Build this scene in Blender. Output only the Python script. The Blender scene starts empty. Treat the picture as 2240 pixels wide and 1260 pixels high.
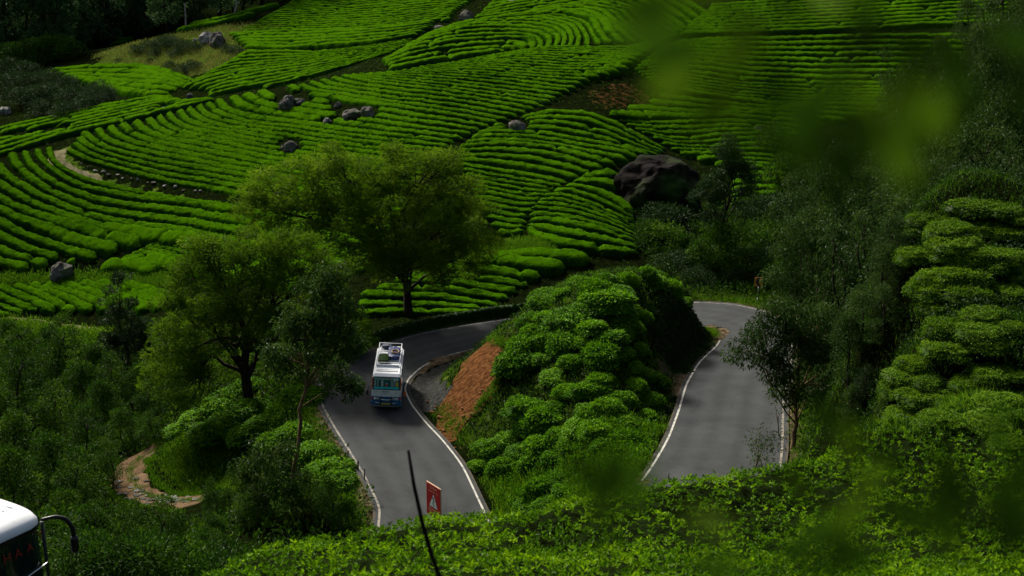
import bpy, bmesh, math, random
import numpy as np
from mathutils import Vector, Matrix, noise as mnoise

random.seed(7)
R = np.random.default_rng(11)
S = bpy.context.scene
COL = S.collection
rad = math.radians

# ------------------------------------------------------------------ camera, sky, sun, exposure
CAM_Z = 36.0
PITCH = rad(16.0)
F = 50.0 / 36.0 * 2240.0
cd = bpy.data.cameras.new('camera')
cam = bpy.data.objects.new('camera', cd); COL.objects.link(cam)
cam.location = (0, 0, CAM_Z)
cam.rotation_euler = (rad(90) - PITCH, 0, 0)
cd.lens = 50.0; cd.sensor_width = 36.0
cd.clip_start = 0.05; cd.clip_end = 3000
cd.dof.use_dof = True
cd.dof.focus_distance = 104.0
cd.dof.aperture_fstop = 2.0
S.camera = cam

SUN_EL, SUN_AZ = rad(39), rad(-33)        # azimuth from +Y (away from the camera), negative = to the left
w = bpy.data.worlds.new('World'); S.world = w; w.use_nodes = True
wn = w.node_tree.nodes; wl = w.node_tree.links
bg = wn['Background']
sky = wn.new('ShaderNodeTexSky'); sky.sky_type = 'NISHITA'; sky.sun_disc = False
sky.sun_elevation = SUN_EL; sky.sun_rotation = SUN_AZ
sky.air_density = 1.0; sky.dust_density = 6.0; sky.ozone_density = 0.2
wl.new(sky.outputs[0], bg.inputs[0]); bg.inputs[1].default_value = 0.085
sl = bpy.data.lights.new('sun', 'SUN'); sl.energy = 5.0; sl.angle = rad(9.0); sl.color = (1.0, 0.96, 0.88)
so = bpy.data.objects.new('sun', sl); COL.objects.link(so)
sdir = Vector((math.sin(SUN_AZ) * math.cos(SUN_EL), math.cos(SUN_AZ) * math.cos(SUN_EL), math.sin(SUN_EL)))
so.rotation_euler = sdir.to_track_quat('Z', 'Y').to_euler(); so.location = sdir * 300
S.view_settings.view_transform = 'Standard'; S.view_settings.look = 'None'
S.view_settings.gamma = 1.0; S.view_settings.use_curve_mapping = False
S.view_settings.exposure = 0.45
S.render.engine = 'CYCLES'
S.cycles.use_denoising = True
S.cycles.max_bounces = 5; S.cycles.diffuse_bounces = 2; S.cycles.glossy_bounces = 2
S.cycles.transmission_bounces = 3; S.cycles.transparent_max_bounces = 6
S.cycles.sample_clamp_indirect = 4.0

# ------------------------------------------------------------------ projection helpers
CP, SP = math.cos(PITCH), math.sin(PITCH)
def rays(u, v):
    u = np.asarray(u, float); v = np.asarray(v, float)
    xc = (u - 1120) / F; yc = (630 - v) / F
    return xc, CP + yc * SP, -SP + yc * CP
def px_z(u, v, z):
    a, b, c = rays(u, v); t = (z - CAM_Z) / c
    return np.stack([a * t, b * t, np.zeros_like(a) + z], -1)
def px_d(u, v, d):
    a, b, c = rays(u, v); t = d / b
    return np.stack([a * t, b * t, CAM_Z + c * t], -1)
def resample(P, n):
    P = np.asarray(P, float)
    L = np.r_[0, np.cumsum(np.linalg.norm(np.diff(P, axis=0), axis=1))]
    s = np.linspace(0, L[-1], n)
    return np.stack([np.interp(s, L, P[:, k]) for k in range(P.shape[1])], -1)
def smooth(P, it=2):
    P = np.array(P, float)
    for _ in range(it):
        Q = P.copy(); Q[1:-1] = P[1:-1] * .5 + (P[:-2] + P[2:]) * .25; P = Q
    return P

# ------------------------------------------------------------------ road stations (outer edge, inner edge, heights)
ST = [((862, 1330), (1140, 1330), -1.3, -1.35), ((826, 1165), (1072, 1145), -1.0, -1.1), ((832, 1110), (1050, 1100), -.8, -.9),
      ((797, 1040), (1012, 1018), -.5, -.65), ((762, 982), (968, 962), -.3, -.45), ((735, 940), (932, 925), -.1, -.35),
      ((708, 893), (900, 885), .08, -.22), ((697, 860), (885, 852), .15, -.18), ((703, 825), (893, 828), .25, -.05),
      ((745, 793), (925, 800), .3, .05), ((810, 765), (970, 780), .4, .15), ((900, 735), (1040, 762), .5, .3),
      ((990, 716), (1090, 752), .6, .45), ((1085, 702), (1160, 745), .7, .6), ((1250, 678), (1300, 728), 1.0, .9),
      ((1400, 663), (1440, 716), 1.2, 1.1), ((1535, 661), (1545, 713), 1.4, 1.25), ((1610, 666), (1572, 722), 1.5, 1.35),
      ((1690, 685), (1580, 735), 1.6, 1.45), ((1735, 740), (1568, 757), 1.8, 1.65), ((1730, 800), (1530, 791), 2.1, 1.95),
      ((1715, 860), (1501, 840), 2.4, 2.3), ((1712, 920), (1486, 895), 2.7, 2.6), ((1712, 975), (1462, 960), 3.0, 2.9),
      ((1705, 1030), (1422, 1028), 3.3, 3.25), ((1670, 1090), (1370, 1095), 3.8, 3.7), ((1600, 1190), (1280, 1190), 4.6, 4.6)]
RO = np.array([px_z(o[0], o[1], zo) for o, i, zo, zi in ST])
RI = np.array([px_z(i[0], i[1], zi) for o, i, zo, zi in ST])
def dense(P, n=420):
    k = np.arange(len(P)); t = np.linspace(0, len(P) - 1, n)
    Q = np.stack([np.interp(t, k, P[:, c]) for c in range(3)], -1)
    return smooth(Q, 22)
RO, RI = dense(RO), dense(RI)
RC = (RO + RI) / 2
RD = RI - RO; RW = np.linalg.norm(RD[:, :2], axis=1); RN = RD[:, :2] / RW[:, None]      # RN points to the inner side
RT = np.linspace(0, 26, len(RC))

# ------------------------------------------------------------------ terrain: thin-plate spline through surveyed points
CPX = []
def col(u, *vd):
    for v, d in vd: CPX.append((u, v, d))
col(-150, (700, 150), (600, 158), (500, 167), (420, 174), (350, 181), (280, 215), (200, 238), (120, 268))
col(100, (705, 149), (615, 157), (590, 159), (500, 166), (420, 173), (345, 181), (322, 185), (285, 207), (245, 219), (180, 240), (130, 258))
col(300, (700, 146), (605, 155), (500, 164), (440, 170), (405, 173), (330, 181), (270, 189), (240, 205), (215, 213), (180, 228), (130, 243), (100, 252))
col(470, (600, 146), (500, 157), (420, 165), (330, 174), (270, 181), (225, 188), (205, 203), (170, 214), (120, 230), (80, 243), (50, 252))
col(640, (640, 127), (560, 136), (480, 147), (400, 156), (320, 166), (250, 175), (195, 184), (185, 196), (150, 208), (112, 222), (60, 242), (0, 268))
col(900, (690, 116), (640, 119.5), (590, 123), (540, 127), (480, 132), (420, 138), (350, 146), (280, 156), (220, 166), (180, 174), (150, 181), (120, 196), (80, 212), (40, 230), (0, 250))
col(1050, (660, 119), (600, 122.5), (570, 125), (540, 127.5), (480, 132.5), (420, 138.5), (350, 146), (280, 156), (220, 166), (170, 176), (130, 186), (90, 202), (50, 220), (0, 240))
col(1200, (560, 125), (530, 128), (480, 133), (420, 139), (360, 146), (300, 154), (250, 161), (200, 170), (160, 178), (130, 187), (100, 199), (60, 214), (20, 230), (0, 240))
col(1330, (540, 128), (480, 134), (420, 140), (360, 147), (300, 156), (250, 164), (200, 173), (150, 183), (100, 197), (50, 215), (0, 236))
col(1440, (600, 124), (550, 130), (480, 137), (420, 144), (360, 152), (300, 161), (250, 170), (200, 180), (150, 189), (100, 200), (50, 218), (0, 237))
col(1650, (640, 120), (600, 124), (550, 129), (500, 135), (440, 143), (380, 152), (320, 163), (260, 176), (200, 190), (150, 203), (100, 217), (50, 233), (0, 252))
col(1900, (420, 142), (340, 156), (250, 178), (160, 202), (80, 226), (0, 252))
col(2250, (400, 135), (300, 152), (200, 178), (100, 210), (0, 245))
# near tea bank and the slope on the right
col(1100, (1262, 19.5), (1200, 24), (1140, 27))
col(800, (1262, 20), (1215, 24), (1175, 26.5))
col(560, (1262, 21.5), (1225, 24))
col(1400, (1262, 19.5), (1160, 25.5), (1078, 28.5))
col(1640, (1262, 20), (1150, 25.5), (1050, 29))
col(1740, (1262, 20), (1150, 25.7), (1020, 30))
col(1850, (1262, 20.5), (1150, 26), (1040, 29.8), (960, 34))
col(2050, (1262, 20.5), (1130, 27), (1000, 32.5), (920, 39), (800, 47.5), (700, 53), (600, 58.5), (500, 65), (440, 71))
col(2240, (1262, 20.5), (1130, 27), (1000, 32.5), (920, 38), (800, 46), (700, 51.5), (600, 57), (500, 63), (440, 69))
col(1960, (915, 42), (800, 50), (700, 55), (600, 60.5), (520, 66))
# valley on the left
col(100, (800, 139), (900, 124), (1000, 110), (1100, 96), (1200, 84))
col(-150, (800, 141), (1000, 112), (1200, 86))
col(280, (760, 137), (850, 126), (950, 113), (1040, 101), (1120, 92), (1200, 80))
col(420, (720, 132), (850, 118), (1085, 95), (1140, 88), (1220, 74))
col(480, (900, 106), (960, 101), (1000, 100), (1060, 97))
col(560, (780, 117), (860, 108), (930, 101), (1000, 95), (1100, 86), (1180, 76))
col(640, (860, 104), (940, 97.5), (1040, 88))
CXYZ = [(0, 0, 34.2), (-3, 0, 34.1), (4, 0, 34.4), (0, 5, 31.9), (0, 10, 29.4), (4, 10, 29.7), (-4, 10, 28.9), (0, 15, 27.4), (-4, 15, 26.9), (5, 15, 27.8), (0, -15, 38),
        (-10, -10, 35), (15, -10, 38), (25, 10, 31), (20, 25, 25),
        (0, 31, 20.0), (0, 34, 17.4), (0, 38, 14.4), (0, 43, 11.4), (-3, 37, 13.8), (-4, 45, 9), (-4, 55, 3.8), (2, 55, 5), (0, 66, .6), (6, 34, 18.6), (8, 37, 17.0), (8, 43, 12.6), (11, 40, 16.4), (8, 55, 6.2), (8, 66, 3.0), (13, 52, 10.5), (14, 62, 7.2), (6, 74, .3),
        (14, 42, 15.6), (-9, 38, 14.6), (-13, 41, 13.6), (-9, 50, 7.6), (-12, 60, 3), (-10, 72, -1.5), (-18, 50, 9), (-22, 60, 4.5), (-30, 50, 9), (-35, 65, 3),
        (-16, 26, 18.5), (-30, 35, 17), (-8, 25, 20.5), (-50, 70, 1), (-60, 100, -8), (-60, 125, -11), (-90, 140, -11),
        (17, 72, 7.5), (21, 80, 6), (23, 95, 4.5), (25, 108, 4.2), (28, 75, 14), (30, 90, 12), (30, 60, 20), (35, 110, 9), (18, 60, 14.5),
        (60, 100, 16), (60, 60, 26), (80, 130, 18),
        (-70, 290, 3), (-40, 290, 8), (-100, 300, 2), (-110, 380, 22), (-50, 380, 26), (10, 300, 19), (10, 400, 40), (80, 300, 18), (90, 400, 44), (-140, 260, 2), (-140, 200, -2)]
P = px_d([c[0] for c in CPX], [c[1] for c in CPX], np.array([c[2] for c in CPX], float))
def unit(v): return v / (np.linalg.norm(v, axis=-1, keepdims=True) + 1e-9)
UP = np.array([(-60, 57, 15.4), (-35, 43.8, 16.0), (-20, 36.5, 16.5), (-13, 33.0, 16.75), (-8, 30.4, 16.8), (-4.5, 29.0, 16.7)], float)
UP = smooth(resample(UP, 60), 6)
ut = unit(np.gradient(UP, axis=0)); un = np.stack([-ut[:, 1], ut[:, 0], 0 * ut[:, 0]], -1)
P = np.concatenate([P, (UP + un * 2.6)[6:54:6], (UP - un * 2.6)[6:54:6], np.array(CXYZ, float), (RC[::14] + np.array([0, 0, -.05]))])
o_ = RO[::14].copy(); o_[:, :2] -= RN[::14] * 1.0
P = np.concatenate([P, o_])
_, uq = np.unique(np.round(P[:, :2], 1), axis=0, return_index=True); P = P[uq]
SC = 60.0
def kern(d2): return np.where(d2 > 1e-12, d2 * np.log(np.maximum(d2, 1e-12)) * .5, 0)
X = P[:, :2] / SC; n = len(X)
K = kern(((X[:, None] - X[None]) ** 2).sum(-1)) + np.eye(n) * 1.5e-5
A = np.zeros((n + 3, n + 3)); A[:n, :n] = K; A[:n, n] = 1; A[:n, n + 1:] = X; A[n, :n] = 1; A[n + 1:, :n] = X.T
sol = np.linalg.solve(A, np.r_[P[:, 2], 0, 0, 0])
def tps(x, y):
    x = np.clip(x, -150, 150) / SC; y = np.clip(y, -15, 400) / SC
    out = np.zeros(x.shape); fx = x.ravel(); fy = y.ravel(); o = np.empty(fx.size)
    for i in range(0, fx.size, 20000):
        a = fx[i:i + 20000]; b = fy[i:i + 20000]
        k = kern((a[:, None] - X[None, :, 0]) ** 2 + (b[:, None] - X[None, :, 1]) ** 2)
        o[i:i + 20000] = k @ sol[:n] + sol[n] + sol[n + 1] * a + sol[n + 2] * b
    return o.reshape(x.shape)
def axis(parts):
    return np.unique(np.concatenate([np.arange(a, b, s) for a, b, s in parts]).round(3))
GX = axis([(-900, -160, 60), (-160, -60, 2.5), (-60, -32, 1.0), (-32, 32, .5), (32, 60, 1.0), (60, 160, 2.5), (160, 901, 60)])
GY = axis([(-300, -20, 40), (-20, 14, 2), (14, 70, .8), (70, 124, .5), (124, 200, 1.2), (200, 280, 2), (280, 420, 6), (420, 1300, 80)])
XX, YY = np.meshgrid(GX, GY, indexing='ij')
H = tps(XX, YY)
far = np.maximum(0, YY - 400); H = H + far * .12
def sstep(a, b, x):
    t = np.clip((x - a) / (b - a), 0, 1); return t * t * (3 - 2 * t)
def fnoise(x, y, seed=0, sc=1.0):
    r = np.random.default_rng(seed); o = np.zeros(np.shape(x))
    for k in range(7):
        a = r.uniform(0, 2 * math.pi); f = sc * r.uniform(.5, 2.2); p = r.uniform(0, 6.28)
        o = o + np.sin((x * math.cos(a) + y * math.sin(a)) * f + p + 1.3 * np.sin((x * math.sin(a) - y * math.cos(a)) * f * .7 + p * 2)) / 7 * 1.6
    return o
BANK = np.zeros_like(H); NEARROAD = np.zeros_like(H)
sel = (XX > -50) & (XX < 50) & (YY > 60) & (YY < 132)
qx, qy = XX[sel], YY[sel]
best = np.full(qx.shape, 1e9); bi = np.zeros(qx.shape, int)
for i in range(len(RC)):
    d = (qx - RC[i, 0]) ** 2 + (qy - RC[i, 1]) ** 2
    m = d < best; best[m] = d[m]; bi[m] = i
lat = (qx - RC[bi, 0]) * RN[bi, 0] + (qy - RC[bi, 1]) * RN[bi, 1]
half = RW[bi] / 2
dist = np.sqrt(best)
inner = np.sign(lat) > 0
# true distance to the inner edge for points inside the bend
din = np.full(qx.shape, 1e9); ii = np.zeros(qx.shape, int)
for i in range(len(RI)):
    d = (qx - RI[i, 0]) ** 2 + (qy - RI[i, 1]) ** 2
    m = d < din; din[m] = d[m]; ii[m] = i
din = np.sqrt(din)
frac = np.clip(lat / half, -1, 1)
zr = RC[bi, 2] + frac * (RI[bi, 2] - RO[bi, 2]) / 2
h0 = H[sel]
beyond = np.maximum(0, np.maximum(np.abs(lat), np.where(np.abs(lat) > half, dist, 0)) - half - .7)
inside_u = inner & (np.abs(lat) > half) & (qy > 71)
hb = zr - .10 + (h0 - zr + .10) * sstep(0, 3.2, beyond)
# mound within the bend
tt = RT[ii]
left = sstep(14.2, 12.6, tt); rightback = sstep(18.3, 17.2, tt) * (1 - left); rightfront = sstep(17.2, 20.5, tt)
d0 = .9 + 2.0 * np.exp(-((tt - 8.9) / 2.0) ** 2) + 1.1 * np.exp(-((tt - 20.2) / 1.5) ** 2)
slope = 1.02 * left + 6.5 * rightback + (4.2 - 3.2 * sstep(19.6, 22.3, tt)) * rightfront
top = .6 + .245 * (qy - 77) + .55 * fnoise(qx, qy, 3, .35)
top = np.minimum(top, 7.4 + .3 * fnoise(qx, qy, 5, .4)); top = np.maximum(top, .3); top = top * (1 - (1 - left) * .34 * (1 - sstep(.8, 6.0, din)))
ramp = slope * (din - d0) + .3 * fnoise(qx, qy, 8, .9)
k_ = 1.5
sm = -k_ * np.log(np.exp(-np.clip(ramp, -5, 40) / k_) + np.exp(-top / k_))
hm = RI[ii, 2] - .1 + np.maximum(sm, 0)
fade = sstep(70, 76, qy)
hb = np.where(inside_u, hm * fade + hb * (1 - fade), hb)
H[sel] = hb
msk = np.zeros(H.shape, bool); msk[sel] = inside_u & (din > 1.7)
for _ in range(24):
    Hs = (H + np.roll(H, 1, 0) + np.roll(H, -1, 0) + np.roll(H, 1, 1) + np.roll(H, -1, 1)) / 5
    H = np.where(msk, Hs, H)
nr = np.zeros_like(hb); nr[np.abs(lat) < half + 1.4] = 1; NEARROAD[sel] = nr * (dist < half + 1.6)
def hz(x, y):
    x = np.asarray(x, float); y = np.asarray(y, float)
    i = np.clip(np.searchsorted(GX, x) - 1, 0, len(GX) - 2); j = np.clip(np.searchsorted(GY, y) - 1, 0, len(GY) - 2)
    tx = np.clip((x - GX[i]) / (GX[i + 1] - GX[i]), 0, 1); ty = np.clip((y - GY[j]) / (GY[j + 1] - GY[j]), 0, 1)
    return (H[i, j] * (1 - tx) + H[i + 1, j] * tx) * (1 - ty) + (H[i, j + 1] * (1 - tx) + H[i + 1, j + 1] * tx) * ty
STEPS = np.r_[np.arange(8, 60, .4), np.arange(60, 130, .5), np.arange(130, 420, 1.0)]
def hit(u, v, ymin=8.0):
    u = np.atleast_1d(np.asarray(u, float)); v = np.atleast_1d(np.asarray(v, float))
    a, b, c = rays(u, v)
    y = STEPS[STEPS >= ymin]
    out = np.zeros((len(u), 3))
    for s in range(0, len(u), 2000):
        aa, bb, cc = a[s:s + 2000, None], b[s:s + 2000, None], c[s:s + 2000, None]
        t = y[None] / bb; xx = aa * t; zz = CAM_Z + cc * t
        below = zz < hz(xx, np.broadcast_to(y, xx.shape))
        k = np.where(below.any(1), below.argmax(1), len(y) - 1); k = np.maximum(k, 1)
        lo = y[k - 1].copy(); hi = y[k].copy()
        for _ in range(9):
            mid = (lo + hi) / 2; tm = mid / bb[:, 0]
            bl = CAM_Z + cc[:, 0] * tm < hz(aa[:, 0] * tm, mid)
            hi = np.where(bl, mid, hi); lo = np.where(bl, lo, mid)
        tm = hi / bb[:, 0]; xx = aa[:, 0] * tm
        out[s:s + 2000] = np.stack([xx, hi, hz(xx, hi)], -1)
    return out
def at(u, v, ymin=8.0): return Vector(hit([u], [v], ymin)[0])

# ------------------------------------------------------------------ materials
def mat(name):
    m = bpy.data.materials.new(name); m.use_nodes = True
    return m, m.node_tree.nodes, m.node_tree.links, m.node_tree.nodes['Principled BSDF']
def ramp_node(N, stops):
    r = N.new('ShaderNodeValToRGB'); e = r.color_ramp.elements
    while len(e) < len(stops): e.new(.5)
    for k, (p, c) in enumerate(stops): e[k].position = p; e[k].color = (*c, 1)
    return r
def plain(name, c, rough=.5, metal=0.0, var=.08, scale=6.0, spec=.4):
    m, N, L, B = mat(name)
    tc = N.new('ShaderNodeTexCoord'); nz = N.new('ShaderNodeTexNoise'); nz.inputs['Scale'].default_value = scale; nz.inputs['Detail'].default_value = 5
    L.new(tc.outputs['Object'], nz.inputs['Vector'])
    r = ramp_node(N, [(.3, tuple(x * (1 - var * 2) for x in c)), (.7, tuple(min(1, x * (1 + var)) for x in c))])
    L.new(nz.outputs['Fac'], r.inputs[0]); L.new(r.outputs[0], B.inputs['Base Color'])
    B.inputs['Roughness'].default_value = rough; B.inputs['Metallic'].default_value = metal; B.inputs['Specular IOR Level'].default_value = spec
    return m
def leafmat(name, stops, rough=.45, trans=.25, spec=.35):
    m, N, L, B = mat(name)
    at_ = N.new('ShaderNodeAttribute'); at_.attribute_name = 'rnd'
    oi = N.new('ShaderNodeObjectInfo')
    mx = N.new('ShaderNodeMath'); mx.operation = 'MULTIPLY_ADD'; mx.inputs[1].default_value = .2; 
    L.new(oi.outputs['Random'], mx.inputs[0])
    sc_ = N.new('ShaderNodeMath'); sc_.operation = 'MULTIPLY'; sc_.inputs[1].default_value = .8
    L.new(at_.outputs['Fac'], sc_.inputs[0]); L.new(sc_.outputs[0], mx.inputs[2])
    r = ramp_node(N, stops); L.new(mx.outputs[0], r.inputs[0]); L.new(r.outputs[0], B.inputs['Base Color'])
    B.inputs['Roughness'].default_value = rough; B.inputs['Specular IOR Level'].default_value = spec
    tr = N.new('ShaderNodeBsdfTranslucent'); L.new(r.outputs[0], tr.inputs['Color'])
    ms = N.new('ShaderNodeMixShader'); ms.inputs[0].default_value = trans
    L.new(B.outputs[0], ms.inputs[1]); L.new(tr.outputs[0], ms.inputs[2])
    L.new(ms.outputs[0], N['Material Output'].inputs['Surface'])
    return m
M = {}
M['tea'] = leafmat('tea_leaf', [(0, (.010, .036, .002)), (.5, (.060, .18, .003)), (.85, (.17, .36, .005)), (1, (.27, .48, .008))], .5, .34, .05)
M['fore_tea'] = leafmat('fresh_tea_leaf', [(0, (.010, .034, .001)), (.42, (.065, .17, .002)), (.75, (.19, .36, .003)), (1, (.32, .50, .006))], .5, .40, .05)
M['feather'] = leafmat('feathery_leaf', [(0, (.028, .068, .004)), (.5, (.074, .15, .005)), (1, (.19, .29, .011))], .6, .47, .04)
M['gum'] = leafmat('gum_leaf', [(0, (.014, .036, .007)), (.6, (.036, .078, .011)), (.92, (.075, .125, .018)), (1, (.12, .17, .04))], .5, .32, .06)
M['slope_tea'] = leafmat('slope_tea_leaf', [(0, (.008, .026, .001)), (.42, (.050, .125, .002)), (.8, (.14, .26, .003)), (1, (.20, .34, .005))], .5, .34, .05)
M['pine'] = leafmat('dark_conifer_leaf', [(0, (.010, .030, .006)), (1, (.035, .075, .012))], .6, .15, .1)
M['wood_leaf'] = leafmat('valley_leaf', [(0, (.008, .028, .003)), (.6, (.027, .076, .004)), (1, (.12, .22, .008))], .55, .32, .05)
M['far_leaf'] = leafmat('forest_leaf', [(0, (.024, .058, .018)), (1, (.065, .13, .034))], .7, .2, .05)
M['under'] = leafmat('undergrowth_leaf', [(0, (.007, .026, .002)), (.6, (.024, .070, .003)), (1, (.10, .21, .007))], .55, .32, .05)
M['grass'] = leafmat('grass_blade', [(0, (.03, .09, .004)), (.6, (.08, .19, .006)), (1, (.22, .33, .015))], .6, .35, .1)
M['dry'] = leafmat('dry_grass_blade', [(0, (.07, .09, .012)), (1, (.26, .27, .06))], .7, .25, .1)
M['near'] = leafmat('near_leaf', [(0, (.010, .030, .002)), (.6, (.03, .075, .004)), (.9, (.07, .14, .005)), (1, (.17, .24, .05))], .7, .5, .0)
M['twig'] = plain('green_twig', (.012, .022, .004), .95, 0, .1, 6, 0)
def rowmat():
    m, N, L, B = mat('clipped_tea')
    tc = N.new('ShaderNodeTexCoord')
    n1 = N.new('ShaderNodeTexNoise'); n1.inputs['Scale'].default_value = 6.5; n1.inputs['Detail'].default_value = 5; n1.inputs['Roughness'].default_value = .7
    n2 = N.new('ShaderNodeTexNoise'); n2.inputs['Scale'].default_value = .22; n2.inputs['Detail'].default_value = 3
    L.new(tc.outputs['Object'], n1.inputs['Vector']); L.new(tc.outputs['Object'], n2.inputs['Vector'])
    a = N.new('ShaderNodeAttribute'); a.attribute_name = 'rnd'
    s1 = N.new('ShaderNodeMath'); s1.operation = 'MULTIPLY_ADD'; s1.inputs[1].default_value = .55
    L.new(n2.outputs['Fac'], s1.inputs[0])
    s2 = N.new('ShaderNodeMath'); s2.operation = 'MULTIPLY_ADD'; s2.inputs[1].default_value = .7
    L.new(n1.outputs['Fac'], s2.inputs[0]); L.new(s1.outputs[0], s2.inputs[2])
    s3 = N.new('ShaderNodeMath'); s3.operation = 'MULTIPLY'; s3.inputs[1].default_value = .42  # row profile tone: older side leaves plus painted shade, bright top
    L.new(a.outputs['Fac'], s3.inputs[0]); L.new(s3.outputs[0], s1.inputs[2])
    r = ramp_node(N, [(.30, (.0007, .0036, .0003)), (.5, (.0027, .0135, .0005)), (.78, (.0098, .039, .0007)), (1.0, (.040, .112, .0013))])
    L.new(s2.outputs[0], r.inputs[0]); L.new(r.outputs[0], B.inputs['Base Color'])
    B.inputs['Roughness'].default_value = .8; B.inputs['Specular IOR Level'].default_value = .0
    bp = N.new('ShaderNodeBump'); bp.inputs['Strength'].default_value = .8; bp.inputs['Distance'].default_value = .12
    L.new(n1.outputs['Fac'], bp.inputs['Height']); L.new(bp.outputs[0], B.inputs['Normal'])
    return m
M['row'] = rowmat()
def groundmat():
    m, N, L, B = mat('ground_soil_and_grass')
    tc = N.new('ShaderNodeTexCoord')
    n1 = N.new('ShaderNodeTexNoise'); n1.inputs['Scale'].default_value = 1.6; n1.inputs['Detail'].default_value = 8; n1.inputs['Roughness'].default_value = .65
    L.new(tc.outputs['Object'], n1.inputs['Vector'])
    def att(nm):
        a = N.new('ShaderNodeAttribute'); a.attribute_name = nm; return a
    soil = ramp_node(N, [(.3, (.003, .005, .0015)), (.55, (.008, .013, .003)), (.75, (.018, .026, .005))]); L.new(n1.outputs['Fac'], soil.inputs[0])
    grass = ramp_node(N, [(.3, (.018, .045, .005)), (.5, (.05, .10, .009)), (.7, (.13, .17, .025))]); L.new(n1.outputs['Fac'], grass.inputs[0])
    mp = N.new('ShaderNodeMapping'); mp.inputs['Scale'].default_value = (1.4, 1.4, .35); mp.inputs['Rotation'].default_value = (0, rad(38), 0)
    L.new(tc.outputs['Object'], mp.inputs['Vector'])
    n2 = N.new('ShaderNodeTexNoise'); n2.inputs['Scale'].default_value = 2.4; n2.inputs['Detail'].default_value = 9; n2.inputs['Roughness'].default_value = .7
    L.new(mp.outputs[0], n2.inputs['Vector'])
    clay = ramp_node(N, [(.30, (.03, .013, .005)), (.48, (.13, .054, .02)), (.56, (.19, .082, .03)), (.74, (.27, .13, .055))]); L.new(n2.outputs['Fac'], clay.inputs[0])
    dirt = ramp_node(N, [(.3, (.09, .06, .035)), (.6, (.2, .15, .09))]); L.new(n1.outputs['Fac'], dirt.inputs[0])
    conc = ramp_node(N, [(.38, (.040, .041, .037)), (.56, (.066, .067, .060)), (.70, (.17, .17, .15))]); L.new(n2.outputs['Fac'], conc.inputs[0])
    prev = soil.outputs[0]
    for nm, rr in (('m_grass', grass), ('m_dirt', dirt), ('m_clay', clay), ('m_paved', conc)):
        a = att(nm); mx = N.new('ShaderNodeMix'); mx.data_type = 'RGBA'
        # ragged edges
        ad = N.new('ShaderNodeMath'); ad.operation = 'MULTIPLY_ADD'; ad.inputs[1].default_value = 1.0
        L.new(a.outputs['Fac'], ad.inputs[0])
        sb = N.new('ShaderNodeMath'); sb.operation = 'MULTIPLY_ADD'; sb.inputs[1].default_value = .9; sb.inputs[2].default_value = -.45
        L.new(n1.outputs['Fac'], sb.inputs[0]); L.new(sb.outputs[0], ad.inputs[2])
        mr = N.new('ShaderNodeMapRange'); mr.inputs[1].default_value = .4; mr.inputs[2].default_value = .6
        L.new(ad.outputs[0], mr.inputs[0])
        L.new(mr.outputs[0], mx.inputs[0]); L.new(prev, mx.inputs[6]); L.new(rr.outputs[0], mx.inputs[7]); prev = mx.outputs[2]
    L.new(prev, B.inputs['Base Color'])
    B.inputs['Roughness'].default_value = 1; B.inputs['Specular IOR Level'].default_value = .0
    bp = N.new('ShaderNodeBump'); bp.inputs['Strength'].default_value = 1; bp.inputs['Distance'].default_value = .5
    L.new(n2.outputs['Fac'], bp.inputs['Height']); L.new(bp.outputs[0], B.inputs['Normal'])
    return m
M['ground'] = groundmat()
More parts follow.
